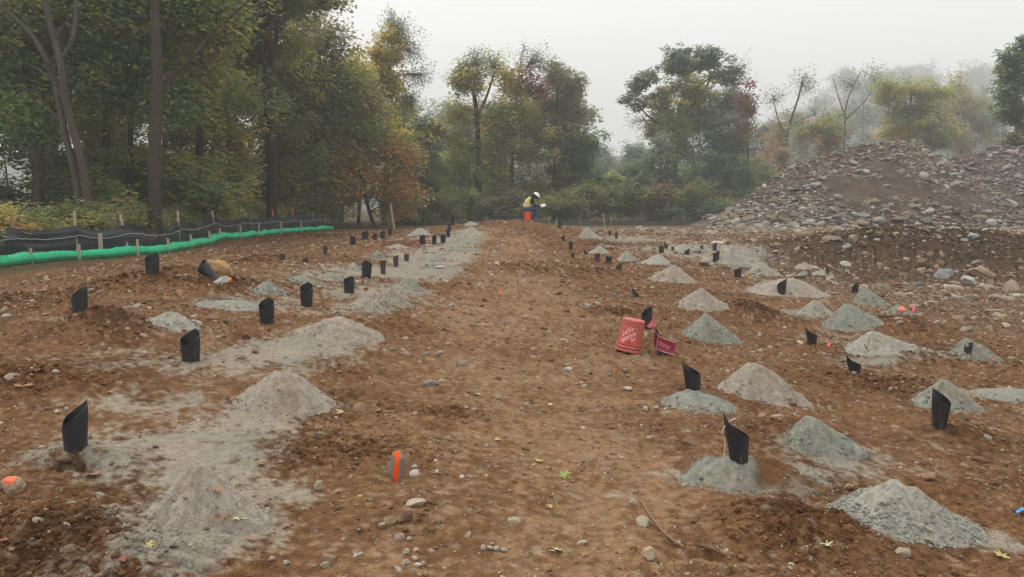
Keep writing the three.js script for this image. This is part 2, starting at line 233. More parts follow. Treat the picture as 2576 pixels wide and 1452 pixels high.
// ---------------------------------------------------------------- heap meshes
const TONES = [[0.325, 0.280, 0.232], [0.345, 0.328, 0.285], [0.248, 0.258, 0.222]];
const stoneGeos = [];
function stoneGeo(seed, cuts, detail, rough = 0.10) {          // a lump cut by random planes
  const r = rng(seed), g = new THREE.IcosahedronGeometry(1, detail), p = g.attributes.position, planes = [];
  for (let i = 0; i < cuts; i++) { const v = V(r() * 2 - 1, r() * 2 - 1, r() * 2 - 1).normalize(); planes.push([v, (detail > 2 ? 0.42 : 0.55) + r() * 0.35]); }
  for (let i = 0; i < p.count; i++) { const v = V(p.getX(i), p.getY(i), p.getZ(i)); for (const [n, c] of planes) { const q = v.dot(n); if (q > c) v.addScaledVector(n, c - q); } const w = 1 + rough * noise(v.x * 2.2 + seed, v.y * 2.2 + v.z * 1.7) + (detail > 2 ? 0.06 * noise(v.x * 6 + v.z * 3, v.y * 6 - v.z * 4) + 0.03 * noise(v.x * 15 + v.z * 9, v.y * 15) : 0); v.multiplyScalar(w); p.setXYZ(i, v.x, v.y, v.z); }
  g.deleteAttribute('uv'); g.computeVertexNormals(); return g;
}
for (let i = 0; i < 6; i++) stoneGeos.push(stoneGeo(11 + i, 9, 1));        // angular
const pebbleGeos = []; for (let i = 0; i < 3; i++) pebbleGeos.push(stoneGeo(41 + i, 7, 1, 0.2));
const chipGeo = stoneGeo(61, 8, 0), clodGeo = stoneGeo(71, 7, 1, 0.5);
const chipMat = std([1, 1, 1], 0.92);
const Q = new THREE.Quaternion(), E = new THREE.Euler();
function place(x, y, z, sx, sy, sz, r) { E.set((r() - 0.5) * 0.9, r() * 6.283, (r() - 0.5) * 0.9); return new THREE.Matrix4().compose(V(x, y, z), Q.setFromEuler(E).clone(), V(sx, sy, sz)); }
const heapMat = vcol(0.97, { map: grainCol, bumpMap: grainBump, bumpScale: 0.010 });
const toneWord = ['tan grey', 'pale grey', 'green grey'];
HEAPS.forEach((m, n) => {
  const big = m.d < 12, N = big ? 72 : 40, R = 30, rad = big ? R : 16, pos = [], col = [], uv = [], idx = [];
  for (let i = 0; i <= rad; i++) for (let j = 0; j < N; j++) {
    const a = j / N * Math.PI * 2, r = i / rad * 1.16, ca = Math.cos(a), sa = Math.sin(a);
    const x = m.x + ca * r * (ca < 0 ? m.rl : m.rr), z = m.z + sa * r * (sa > 0 ? m.rf : m.rb);
    let h = heapH(m, x, z); if (r > 1.08) h = Math.min(h, -0.012); if (r > 1.14) h = Math.min(h, -0.03);
    const y = groundY(x, z) * 0.6 + (baseY(x, z) + mounds(x, z)[0]) * 0.4 + h;
    let c = TONES[m.tone]; const n1 = fbm(x * 2.3 + m.seed, z * 2.3, 2), n2 = noise(x * 28, z * 28);
    c = mix3(c, TONES[(m.tone + 1) % 3], clamp(0.25 + n1 * 0.7) * 0.5); const b = 1 + 0.22 * n2; c = mix3(c, SOIL_T, 0.22 * sm(0.05, 0.45, fbm(x * 3.1 - m.seed, z * 3.1, 3))); c = [c[0] * b, c[1] * b, c[2] * b];
    if (m.o.rough) c = mix3(c, SOIL_M, sm(0.1, 0.5, n1 + 0.2));
    pos.push(x - m.x, y, z - m.z); col.push(...c); uv.push(x / 0.5, z / 0.5);
  }
  for (let i = 0; i < rad; i++) for (let j = 0; j < N; j++) { const a = i * N + j, b = i * N + (j + 1) % N, c = a + N, e = b + N; if (i) idx.push(a, b, c); idx.push(b, e, c); }
  const g = new THREE.BufferGeometry(); g.setAttribute('position', new THREE.Float32BufferAttribute(pos, 3)); g.setAttribute('color', new THREE.Float32BufferAttribute(col, 3)); g.setAttribute('uv', new THREE.Float32BufferAttribute(uv, 2)); g.setIndex(idx); g.computeVertexNormals();
  const left = m.x < 0.4, where = left ? 'beside the dirt track on its fence side' : 'on the slope below the rubble';
  let label = `${m.flat > 0.18 ? 'flattened' : 'pointed'} ${toneWord[m.tone]} gravel heap ${where}`, group = `${m.flat > 0.18 ? 'flattened' : 'pointed'} ${toneWord[m.tone]} heaps ${where}`;
  if (m.px === 2252) { label = 'tall pale grey cone of gravel with coarse chips round its foot'; group = 'drill cuttings heaps'; }
  if (m.px === 1776) { label = 'steep green grey gravel cone with coarse grit, beyond the red bucket'; group = 'drill cuttings heaps'; }
  if (m.px === 1742) { label = 'low green grey gravel mound with a black tube standing on top'; group = 'drill cuttings heaps'; }
  if (m.px === 1880) { label = 'lumpy green grey and brown mound under the black tube with white cord'; group = 'drill cuttings heaps'; }
  const t = m.o.coarse ? thing('gravel_heap', label, 'gravel heap', V(m.x, 0, m.z), group) : null;
  const me = mesh(t ? 'heap' : 'gravel_heap', g, heapMat, t); if (!t) { me.position.set(m.x, 0, m.z); tag(me, label, 'gravel heap', group); }
  if (t) {
    const r = rng(900 + n), list = [];
    for (let i = 0; i < m.o.coarse; i++) { const a = r() * 6.283, q = Math.sqrt(0.12 + 0.95 * r()) , ca = Math.cos(a), sa = Math.sin(a); const rr = q * (0.96 + 0.1 * r()); if (noise(ca * 2 + n, sa * 2) + q * 1.2 < 0.55) continue; const x = m.x + ca * rr * (ca < 0 ? m.rl : m.rr), z = m.z + sa * rr * (sa > 0 ? m.rf : m.rb); const s = 0.004 + 0.008 * r() * r(); const b = 0.75 + r() * 0.5, c = TONES[2]; list.push([place(x - m.x, groundY(x, z) * 0.6 + (baseY(x, z) + mounds(x, z)[0]) * 0.4 + Math.max(0, heapH(m, x, z)) + s * 0.3, z - m.z, s * 1.3, s * 0.9, s, r), [c[0] * b, c[1] * b, c[2] * b]]); }
    instanced('coarse_grit', chipGeo, chipMat, list, t);
  }
});

// ---------------------------------------------------------------- rolled sheets standing in the drill holes
const feltMat = vcol(0.5), brownMat = vcol(0.8);
function tubeGeo(r, hi, lo, peak, o = {}) {
  const N = 44, M = 5, turn = o.turn || 1.13, th = 0.003, sharp = o.sharp || 1.25, bury = 0.10, pos = [], idx = [], rr = o.taper ?? 0.13;
  const pt = (i, j, side) => {
    const a0 = peak - Math.PI * turn + i / N * Math.PI * 2 * turn, da = Math.abs(a0 - peak) / (Math.PI * turn);
    const top = lo + (hi - lo) * Math.pow(1 - Math.min(1, da * turn), sharp) , y = -bury + (top + bury) * j / M;
    const spiral = 1 + 0.05 * (i / N - 0.5), f = clamp(y / hi, 0, 1), lean = 1 - rr + rr * Math.min(1, f * 1.6), dent = 1 + 0.03 * Math.sin(a0 * 2 + (o.seed || 0)) + 0.02 * Math.sin(a0 * 3 + f * 4 + (o.seed || 0));
    const R = (r * lean * spiral * dent) + side * th / 2;
    return [Math.cos(a0) * R * (o.sx || 1), y, Math.sin(a0) * R];
  };
  for (const s of [1, -1]) for (let i = 0; i <= N; i++) for (let j = 0; j <= M; j++) pos.push(...pt(i, j, s));
  const K = (N + 1) * (M + 1), id = (s, i, j) => s * K + i * (M + 1) + j;
  for (let i = 0; i < N; i++) for (let j = 0; j < M; j++) { idx.push(id(0, i, j), id(0, i, j + 1), id(0, i + 1, j), id(0, i + 1, j), id(0, i, j + 1), id(0, i + 1, j + 1)); idx.push(id(1, i, j), id(1, i + 1, j), id(1, i, j + 1), id(1, i + 1, j), id(1, i + 1, j + 1), id(1, i, j + 1)); }
  for (let i = 0; i < N; i++) { const a = id(0, i, M), b = id(0, i + 1, M), c = id(1, i, M), e = id(1, i + 1, M); const q = pos.length / 3; for (const v of [a, b, c, e]) pos.push(pos[v * 3], pos[v * 3 + 1], pos[v * 3 + 2]); idx.push(q, q + 2, q + 1, q + 1, q + 2, q + 3); }
  const g = new THREE.BufferGeometry(); g.setAttribute('position', new THREE.Float32BufferAttribute(pos, 3)); g.setIndex(idx); g.computeVertexNormals(); return g;
}
const TUBES = {};
// base pixel, width and height in pixels, direction of the point (0 right, 90 towards, 180 left, 270 away), low rim / height, [brown, tilt x, tilt z]
[[178, 1138, 64, 116, 322, 0.42], [472, 911, 48, 77, 285, 0.50], [667, 816, 38, 61, 268, 0.55], [768, 772, 33, 59, 275, 0.62], [876, 738, 28, 42, 290, 0.6], [919, 701, 25, 43, 245, 0.6, 0, 0, -0.08], [963, 690, 14, 33, 300, 0.9, 1], [995, 672, 12, 28, 20, 0.85, 1], [1022, 657, 12, 17, 20, 0.8, 1],
[193, 789, 38, 70, 325, 0.5], [377, 690, 36, 52, 275, 0.6], [524, 697, 34, 42, 290, 0.6, 0, 0.15, 0.65], [708, 652, 14, 13, 20, 0.7, 1], [767, 662, 12, 12, 20, 0.7, 1], [817, 640, 12, 21, 10, 0.8, 1], [887, 616, 15, 21, 230, 0.6], [917, 604, 15, 22, 290, 0.6], [942, 606, 11, 19, 290, 0.6], [962, 602, 12, 21, 290, 0.6], [981, 593, 10, 16, 280, 0.6],
[1062, 615, 14, 24, 290, 0.6], [1092, 616, 12, 24, 280, 0.55], [1114, 612, 14, 22, 285, 0.6], [1127, 597, 10, 22, 280, 0.6], [1131, 580, 8, 16, 280, 0.6], [1139, 566, 9, 19, 280, 0.6], [1150, 564, 9, 11, 260, 0.6],
[1409, 575, 9, 22, 30, 0.75], [1418, 607, 8, 13, 40, 0.8], [1436, 628, 10, 21, 30, 0.8], [1441, 649, 9, 13, 30, 0.8, 1], [1474, 641, 11, 17, 180, 0.3, 1], [1503, 660, 13, 21, 20, 0.75, 1], [1532, 664, 15, 21, 190, 0.75], [1557, 681, 18, 20, 10, 0.25, 1], [1551, 600, 8, 14, 290, 0.6, 1], [1534, 591, 8, 9, 290, 0.6, 1],
[1676, 625, 10, 19, 180, 0.3, 1], [1665, 638, 13, 18, 250, 0.7, 1], [1693, 631, 5, 9, 250, 0.6, 1], [1729, 641, 15, 16, 0, 0.2], [1766, 628, 8, 10, 0, 0.6, 1], [1799, 631, 11, 21, 10, 0.6, 1], [1803, 658, 17, 27, 0, 0.5], [1858, 700, 19, 25, 10, 0.65], [1601, 747, 20, 29, 195, 0.15, 1], [1629, 828, 27, 54, 320, 0.55],
[1748, 982, 46, 84, 195, 0.45, 0, 0, 0.10], [1864, 1172, 60, 116, 182, 0.44, 0, 0, 0.09], [1969, 741, 23, 32, 0, 0.38], [2154, 738, 17, 27, 0, 0.4], [2047, 866, 28, 44, 188, 0.45, 0, 0, 0.08], [2157, 941, 34, 50, 185, 0.4, 0, 0, 0.12], [2440, 891, 20, 13, 0, 0.2], [2372, 1083, 46, 94, 225, 0.55, 0, 0, -0.03], [2083, 690, 9, 10, 250, 0.6, 1], [1672, 895, 40, 78, 188, 0.28, 1]].forEach(([px, py, w, h, dir, lo, brown = 0, tx = 0, tz = 0], n) => {
  const p = march(px, py, topY), d = -p.z, r = clamp(w * d / F / 2, 0.045, 0.095), hi = Math.max(0.07, h * d / F - r * 0.15), c = V(p.x, 0, p.z - r * 0.8); c.y = topY(c.x, c.z);
  const g = tubeGeo(r, hi + 0.02, (hi + 0.02) * lo, dir * Math.PI / 180, { seed: n * 1.7, sharp: dir > 150 && dir < 220 ? 1.9 : 1.05, taper: dir > 150 && dir < 230 ? 0.26 : 0.15 });
  { const P = g.attributes.position, col = [], base = brown ? [0.052, 0.034, 0.024] : [0.011, 0.012, 0.016]; for (let i = 0; i < P.count; i++) { const x = P.getX(i) * 30, y = P.getY(i), z = P.getZ(i) * 30; const mud = sm(0.22, 0.3, 0.10 - y / hi * 0.35 + 0.75 * fbm(x * 1.5 + n * 3, y * 60 + z * 1.5, 3)), f = 1 + 0.3 * noise(x * 0.7 + z, y * 9 + n); col.push(...mix3(base.map((q) => q * f), SOIL_M, mud * 0.55)); } g.setAttribute('color', new THREE.Float32BufferAttribute(col, 3)); }
  const left = px < 1250; let label, group;
  if (brown) { label = left ? 'short mud brown tube standing between the track and the fence' : 'mud brown cut tube standing on the slope near the rubble'; group = left ? 'brown tubes by the fence side of the track' : 'brown tubes on the rubble side'; }
  else { label = left ? 'black pointed rolled tube standing between the track and the green sock' : 'black slant cut tube standing among heaps on the rubble side'; group = left ? 'black tubes on the fence side of the track' : 'black tubes on the rubble side of the track'; }
  const special = { 472: 'black pointed tube alone on the pale dusty ground', 667: 'black pointed tube beyond a low green grey spill and beside a tan heap', 768: 'tall narrow black tube next to a green grey heap with a pink scrap', 876: 'black tube between the tall narrow tube and a leaning flat topped one', 919: 'black tube with a folded top, next to a round brown tube', 193: 'black pointed tube behind a dark clod mound near the fence', 377: 'black tube on dark dug soil, the one closest to the green sock', 1969: 'black slanted tube stuck into the face of a broad tan grey heap', 2440: 'black tip of a tube showing from a green grey heap', 2047: 'black slanted tube with an orange ribbon scrap beside it', 2154: 'small black pointed tube in front of a green grey heap on the stony slope', 2157: 'black flared tube beside a dark hollow and a pale grey spill', 1601: 'brown curled tube alone on the track edge beyond the bucket', 178: 'black pointed tube above a hollow beside a clod covered soil mound', 524: 'black tube leaning over against the tan boulder', 1629: 'black pointed tube standing just behind the upturned red bucket', 1864: 'large black tube with long sharp point and a white cord beside it', 1672: 'brown tube wrapped in a torn red printed sheet', 2372: 'black pointed tube on a small brown mound beside a tan stone', 1748: 'tall black slanted tube on top of a green grey gravel mound' }[px];
  if (special) { label = special; group = undefined; }
  const m = mesh('marker_tube', g, brown ? brownMat : feltMat); m.position.copy(c); m.rotation.set(tx, 0, tz); tag(m, label, 'tube', group);
  TUBES[px] = { p: c, r, hi, d };
});

// ---------------------------------------------------------------- rubble piles
const rockTones = [[0.205, 0.185, 0.155], [0.245, 0.228, 0.192], [0.165, 0.143, 0.122], [0.195, 0.148, 0.105], [0.305, 0.285, 0.248], [0.168, 0.148, 0.142]];
const rockMats = rockTones.map((c) => std(c, 0.94, { bumpMap: grainBump, bumpScale: 0.01 }));
const interp = (T, x) => { if (x <= T[0][0] || x >= T[T.length - 1][0]) return 0; let i = 0; while (x > T[i + 1][0]) i++; const t = (x - T[i][0]) / (T[i + 1][0] - T[i][0]); return lerp(T[i][1], T[i + 1][1], t * t * (3 - 2 * t) * 0.5 + t * 0.5); };
function rubble(label, ridge, dFront, dTop, dBack, seed, count, tones, soilPatch) {
  const x0 = ridge[0][0], x1 = ridge[ridge.length - 1][0], r = rng(seed);
  const H = (x, d) => {
    const wob = 0.9 * noise(x * 0.35 + seed, 2.2), f = d < dTop ? (d - dFront - wob) / (dTop - dFront - wob) : (dBack - d) / (dBack - dTop);
    const h = interp(ridge, x); const p = Math.pow(clamp(f), 0.92); const toe = h * p;
    return f < 0 ? f * 1.2 : toe + (0.16 * fbm(x * 0.9 + seed, d * 0.9, 3) + 0.07 * noise(x * 3.1, d * 3.1)) * sm(0, 0.5, toe);
  };
  const t = thing('rubble_pile', label, 'rubble pile', V(0, 0, 0), undefined);
  const NX = 150, ND = 90, pos = [], col = [], idx = [], uv = [];
  for (let i = 0; i <= NX; i++) for (let j = 0; j <= ND; j++) { const x = lerp(x0 - 0.5, x1 + 0.5, i / NX), d = lerp(dFront - 1.2, dBack, j / ND); pos.push(x, baseY(x, -d) - 0.05 + H(x, d), -d); const n = fbm(x * 1.1, d * 1.1, 3); col.push(...mix3([0.075, 0.052, 0.040], [0.14, 0.10, 0.076], clamp(0.42 + n))); uv.push(x, d); }
  for (let i = 0; i < NX; i++) for (let j = 0; j < ND; j++) { const a = i * (ND + 1) + j, b = a + 1, c = a + ND + 1, e = c + 1; idx.push(a, c, b, b, c, e); }
  const g = new THREE.BufferGeometry(); g.setAttribute('position', new THREE.Float32BufferAttribute(pos, 3)); g.setAttribute('color', new THREE.Float32BufferAttribute(col, 3)); g.setAttribute('uv', new THREE.Float32BufferAttribute(uv, 2)); g.setIndex(idx); g.computeVertexNormals();
  mesh('soil_mound', g, vcol(0.97, { map: grainCol, bumpMap: grainBump, bumpScale: 0.02 }), t);
  const all = [];
  while (all.length < count) {
    const x = lerp(x0, x1, r()), d = lerp(dFront - 1.0, dTop + 1.5, Math.pow(r(), 0.9)), h = H(x, d); if (h < -0.3) continue;
    if (soilPatch(x, d, h) > r()) continue;
    const toe = 1 - sm(0.2, 1.6, h); const s = Math.min(0.27, 0.045 * Math.pow(1 - r() * 0.997, -0.40)) * (1 + 0.4 * toe);
    all.push({ x, d, y: baseY(x, -d) - 0.05 + Math.max(0, h) + s * 0.08, s, c: tones[(r() * tones.length) | 0], v: (r() * 6) | 0, sx: 0.8 + r() * 1.1, sy: 0.30 + r() * 0.45, sz: 0.7 + r() * 0.5 });
  }
  all.sort((a, b) => b.s - a.s);
  all.slice(0, 300).forEach((q) => { const m = mesh('stone', stoneGeos[q.v], rockMats[q.c], t); m.applyMatrix4(place(q.x, q.y, -q.d, q.s * q.sx, q.s * q.sy, q.s * q.sz, r)); });
  instanced('small_rubble', stoneGeos[2], chipMat, all.slice(300).map((q) => { const b = 0.8 + r() * 0.4, c = rockTones[q.c]; return [place(q.x, q.y, -q.d, q.s * q.sx, q.s * q.sy, q.s * q.sz, r), [c[0] * b, c[1] * b, c[2] * b]]; }), t);
}
rubble('long heap of broken stone and brown soil, highest where its crest is grey', [[11.6, 0], [12.6, 0.5], [14, 1.2], [14.8, 1.8], [15.7, 2.6], [17.9, 4.0], [19.9, 4.6], [21.9, 5.15], [23.4, 5.4], [25, 5.15], [27, 4.2], [30, 2.5], [33, 0]], 41.5, 50, 60, 301, 10000, [0, 1, 2, 3, 3, 4], (x, d, h) => 0.95 * sm(0.08, 0.22, 0.5 * fbm(x * 0.45 + 4, d * 0.45, 2) + 0.42 - Math.hypot((x - 21.5) / 5.2, (d - 45.2) / 2.0) * 0.40));
rubble('heap of mauve grey broken stone behind the bank, standing against a brown heap', [[24, 0], [26, 2.5], [27.8, 4.4], [30, 4.95], [32.2, 5.0], [36, 4.6], [40, 2.5], [44, 0]], 42.5, 50.5, 60, 302, 9000, [0, 5, 1, 2, 4, 5], (x, d) => 0.7 * sm(0.28, 0.45, fbm(x * 0.4 + 14, d * 0.4, 2)));

// ---------------------------------------------------------------- loose stones, pebbles, clods
const LOOSE = [[0.275, 0.225, 0.168], [0.21, 0.143, 0.09], [0.155, 0.09, 0.054], [0.37, 0.33, 0.275], [0.245, 0.16, 0.112], [0.19, 0.172, 0.142]];
const looseName = ['pale grey brown', 'tan brown', 'rust brown', 'whitish', 'pinkish', 'dark grey'];
const looseMats = LOOSE.map((c) => std(c, 0.93, { bumpMap: grainBump, bumpScale: 0.004 }));
{
  const r = rng(4242), all = [], clods = [];
  const onHeap = (x, z) => HEAPS.some((m) => heapH(m, x, z) > 0.01);
  for (let k = 0; k < 60000; k++) {
    const d = 2.3 * Math.pow(42 / 2.3, Math.pow(r(), 0.85)), x = (r() * 2 - 1) * (0.74 * d + 1.6), z = -d;
    if (x < -8.8) continue;
    const g = ground(x, z), want = 0.25 + 0.5 * sm(-0.1, 0.4, fbm(x * 0.8 + 30, z * 0.8, 2)) + 0.6 * g[5] - 0.25 * g[3] + 0.3 * sm(0.9, -0.4, x) * sm(5.5, 3.2, d);
    if (r() > want || onHeap(x, z)) continue;
    const s = Math.min(0.05 + 0.10 * g[5], Math.max(0.0011 * d, 0.0046) * Math.pow(1 - r() * 0.9985, -0.40));
    const u = r(); all.push({ x, z, y: g[0] + s * 0.05, s, c: u < 0.27 ? 0 : u < 0.55 ? 1 : u < 0.78 ? 2 : u < 0.83 ? 3 : u < 0.93 ? 4 : 5, k: s / d, round: r() < 0.5, v: (r() * 6) | 0, sx: 0.9 + r() * 0.6, sy: 0.5 + r() * 0.35, sz: 0.75 + r() * 0.35 });
  }
  for (let k = 0; k < 5200; k++) { const d = 16 + 27 * r(), x = lerp(2.5 + Math.max(0, 22 - d) * 0.5, 0.72 * d + 2, r()), z = -d; if (onHeap(x, z) || fbm(x * 0.5 + 8, z * 0.5, 2) + 0.35 < r() * 0.9) continue; const s = Math.min(0.2, 0.035 * Math.pow(1 - r() * 0.997, -0.40)); all.push({ x, z, y: groundY(x, z) + s * 0.06, s, c: r() < 0.4 ? 0 : r() < 0.5 ? 5 : r() < 0.7 ? 1 : 3, k: s / d * 0.75, round: r() < 0.25, v: (r() * 6) | 0, sx: 0.8 + r(), sy: 0.35 + r() * 0.4, sz: 0.7 + r() * 0.5 }); }
  all.sort((a, b) => b.k - a.k);
  all.slice(0, 290).forEach((q) => {
    const m = mesh('loose_stone', q.round ? pebbleGeos[q.v % 3] : stoneGeos[q.v], looseMats[q.c]); m.applyMatrix4(place(q.x, q.y, q.z, q.s * q.sx, q.s * q.sy, q.s * q.sz, r));
    const w = `${q.round ? 'rounded' : 'angular'} ${looseName[q.c]} stone`, zone = q.x < -1.2 ? 'on the fence side of the track' : q.x < 1.2 ? 'on the dirt track' : q.x > 4 && q.z < -15 ? 'on the stony ground below the rubble' : 'on the slope among the heaps';
    tag(m, `loose ${w} lying ${zone}`, 'stone', `${w}s ${zone}`);
  });
  for (const m of HEAPS) if (m.d < 20) { const cnt = m.d < 10 ? 200 : 90; for (let i = 0; i < cnt; i++) { const a = r() * 6.283, q = 0.55 + 0.75 * Math.pow(r(), 0.8), ca = Math.cos(a), sa = Math.sin(a), x = m.x + ca * q * (ca < 0 ? m.rl : m.rr), z = m.z + sa * q * (sa > 0 ? m.rf : m.rb), s = Math.max(0.0006 * m.d, 0.004) * Math.pow(1 - r() * 0.97, -0.4), hh = Math.max(0, heapH(m, x, z)); all.push({ x, z, y: groundY(x, z) + hh + s * 0.1, s, c: m.tone === 2 ? 5 : r() < 0.6 ? 0 : 5, round: false, v: 0, sx: 1.2, sy: 0.7, sz: 1 }); } }
  const rest = all.slice(290), inst = (f) => rest.filter(f).map((q) => { const b = 0.75 + r() * 0.5, c = LOOSE[q.c]; return [place(q.x, q.y, q.z, q.s * q.sx, q.s * q.sy, q.s * q.sz, r), [c[0] * b, c[1] * b, c[2] * b]]; });
  tag(instanced('pebbles', pebbleGeos[1], chipMat, inst((q) => q.round)), 'small rounded pebbles strewn over the bare soil', 'pebbles');
  tag(instanced('stone_chips', chipGeo, chipMat, inst((q) => !q.round)), 'small angular stone chips strewn over the bare soil', 'stone chips');
  for (let k = 0; k < 130000; k++) {
    const d = 2.3 * Math.pow(30 / 2.3, Math.pow(r(), 0.8)), x = (r() * 2 - 1) * (0.74 * d + 1.6), z = -d; if (x < -8.8) continue;
    const g = ground(x, z); if (r() > sm(0.05, 0.9, g[1] + g[2] * 0.5 - g[3] * 0.35 + 0.25 * noise(x * 2.5, z * 2.5)) || onHeap(x, z)) continue;
    const s = Math.min(0.020 + 0.0008 * d, Math.max(0.001 * d, 0.0055) * Math.pow(1 - r() * 0.996, -0.40)) * (0.8 + 0.5 * g[2]); let c = mix3(soil(x, z, g), g[2] > 0.4 ? SOIL_D : SOIL_M, 0.4); const b = 0.75 + r() * 0.5;
    clods.push([place(x, g[0] + s * 0.15, z, s * (0.8 + r() * 0.6), s * (0.55 + r() * 0.4), s * (0.8 + r() * 0.4), r), [c[0] * b, c[1] * b, c[2] * b]]);
  }
  tag(instanced('soil_clods', clodGeo, chipMat, clods), 'crumbly brown soil clods covering the loose earth', 'soil clods');
}
// larger stones that can be told apart: pixel of the foot, width and height in pixels, colour, roundness, label
function boulder(px, py, w, h, c, round, label, o = {}) {
  const p = march(px, py, topY), d = -p.z, k = d / F, a = w * k / 2, b = h * k * 0.62;
  const g = stoneGeo(500 + px, round ? 7 : 11, 4, 0.13), mt = std(c, 0.93, { bumpMap: grainBump, bumpScale: 0.008 });
  const P = g.attributes.position, col = []; const paint = o.paint;
  for (let i = 0; i < P.count; i++) { const x = P.getX(i), y = P.getY(i), z = P.getZ(i); const n = 0.8 + 0.35 * (0.5 + fbm(x * 2.2 + px, y * 2.2 + z * 1.3, 3)); let cc = [c[0] * n * 0.78, c[1] * n * 0.77, c[2] * n * 0.74]; if (paint && paint(x, y, z)) cc = o.pc; col.push(...cc); }
  g.setAttribute('color', new THREE.Float32BufferAttribute(col, 3));
  const m = mesh(w * k > 0.3 ? 'boulder' : 'stone', g, vcol(0.92)); m.scale.set(a, b, a * (o.deep || 0.8)); m.position.set(p.x, p.y + b * (o.up ?? 0.45), p.z - a * 0.55); m.rotation.set(0, o.ry || 0, o.rz || 0);
  return tag(m, label, w * k > 0.3 ? 'boulder' : 'stone', o.group);
}
boulder(547, 692, 78, 50, [0.42, 0.26, 0.13], 1, 'tan orange boulder with a black tube leaning on it', { rz: -0.45, deep: 0.7 });
boulder(556, 715, 46, 22, [0.44, 0.44, 0.40], 1, 'pale speckled stone with an orange painted end', { paint: (x) => x > 0.62, pc: [0.75, 0.13, 0.06] });
boulder(22, 1242, 62, 44, [0.40, 0.28, 0.20], 1, 'tan stone with a pink paint mark beside the clod mound', { paint: (x, y, z) => y > 0.5 && x > -0.5 + 0.2 * noise(x * 9, z * 9) && x < 0.4 && z > -0.1 + 0.3 * noise(x * 7, 3), pc: [0.8, 0.16, 0.09] });
boulder(997, 1214, 62, 84, [0.30, 0.235, 0.19], 0, 'upright brown stone with an orange painted stripe down its face', { paint: (x, y, z) => Math.abs(x + 0.05 - y * 0.16) < 0.20 + 0.09 * noise(y * 4, z * 3) && z > -0.2, pc: [0.85, 0.10, 0.02], deep: 0.6, up: 0.5 });
boulder(1018, 1318, 48, 40, [0.20, 0.125, 0.085], 0, 'squarish dark rust brown stone leaning on a smaller tan stone');
boulder(980, 1322, 42, 32, [0.38, 0.27, 0.17], 0, 'small tan stone propped against a dark rust brown stone');
boulder(1045, 1278, 62, 18, [0.42, 0.37, 0.30], 0, 'flat pale elongated stone behind the pair of brown stones');
boulder(800, 1234, 24, 30, [0.42, 0.36, 0.29], 0, 'small upright pale stone at the edge of a sandy clod');
boulder(1636, 1412, 56, 44, [0.42, 0.33, 0.23], 0, 'tan block of stone with a shaded front beside two sticks');
boulder(2340, 1212, 62, 26, [0.33, 0.20, 0.14], 1, 'low reddish brown rounded stone half buried above the gravel cone');
boulder(2140, 1232, 34, 22, [0.36, 0.24, 0.16], 1, 'small reddish tan stone between the mound and the gravel cone');
boulder(2420, 1055, 44, 32, [0.34, 0.24, 0.17], 1, 'rounded tan stone beside the black tube on the brown mound');
boulder(2315, 1334, 38, 20, [0.36, 0.31, 0.26], 1, 'rounded grey brown stone in the grit at the foot of the gravel cone');
boulder(2325, 1352, 52, 18, [0.42, 0.38, 0.31], 1, 'flat pale stone in the grit at the foot of the gravel cone');
boulder(2482, 702, 74, 46, [0.36, 0.27, 0.19], 1, 'large rounded tan boulder at the foot of the dark bank');
boulder(2384, 702, 78, 32, [0.34, 0.335, 0.32], 0, 'wide light grey angular boulder at the foot of the dark bank');
boulder(2442, 718, 44, 26, [0.47, 0.46, 0.44], 0, 'oblong whitish grey boulder below the large tan boulder', { rz: -0.5 });
boulder(2492, 726, 36, 30, [0.37, 0.27, 0.19], 0, 'triangular tan boulder leaning below the large rounded boulder');
boulder(2552, 738, 44, 42, [0.37, 0.29, 0.21], 1, 'tall rounded tan boulder standing apart by the dark bank');
boulder(2322, 690, 28, 22, [0.40, 0.34, 0.26], 0, 'small angular cream boulder beside the wide grey boulder');
boulder(2150, 612, 36, 24, [0.30, 0.26, 0.21], 0, 'flat angular brown slab on top of the stony bank', { rz: 0.4 });
boulder(2132, 628, 40, 18, [0.33, 0.32, 0.30], 0, 'flat grey slab below the brown slab on the stony bank');
boulder(2455, 602, 40, 22, [0.40, 0.40, 0.40], 0, 'pale blue grey slab lying on the crest of the dark bank');
boulder(2272, 795, 40, 26, [0.24, 0.16, 0.12], 0, 'brown block with an orange painted top beside a green grey heap', { paint: (x, y) => y > 0.45, pc: [0.85, 0.22, 0.12] });
boulder(2008, 632, 20, 16, [0.42, 0.36, 0.29], 1, 'small pale upright stone on the stony ground below the brown heap');
boulder(1250, 668, 22, 10, [0.45, 0.42, 0.37], 0, 'pale slab of stone lying on the far end of the track', { rz: -0.4 });
boulder(1105, 676, 26, 9, [0.55, 0.54, 0.51], 1, 'whitish smooth stone among green grey dust beside the track');
boulder(2500, 915, 30, 18, [0.33, 0.23, 0.17], 1, 'brown stone beyond the green grey gravel heap'); 

[[1215, 1384, 18], [1234, 1386, 22], [1250, 1388, 20], [1268, 1390, 18], [1240, 1372, 14], [1020, 1394, 20], [1046, 1388, 16], [1018, 1422, 22], [1042, 1412, 18], [1064, 1424, 16], [1085, 1392, 18], [1012, 1350, 14], [1030, 1362, 16], [1003, 1440, 18], [720, 1420, 20], [150, 1025, 18], [165, 1034, 14], [142, 1040, 16], [1590, 1270, 22]].forEach(([a, b, w]) => boulder(a, b, w, w * 0.75, [0.46, 0.40, 0.34], 1, 'small whitish rounded pebble on the near brown soil', { group: 'whitish pebbles on the near soil' }));
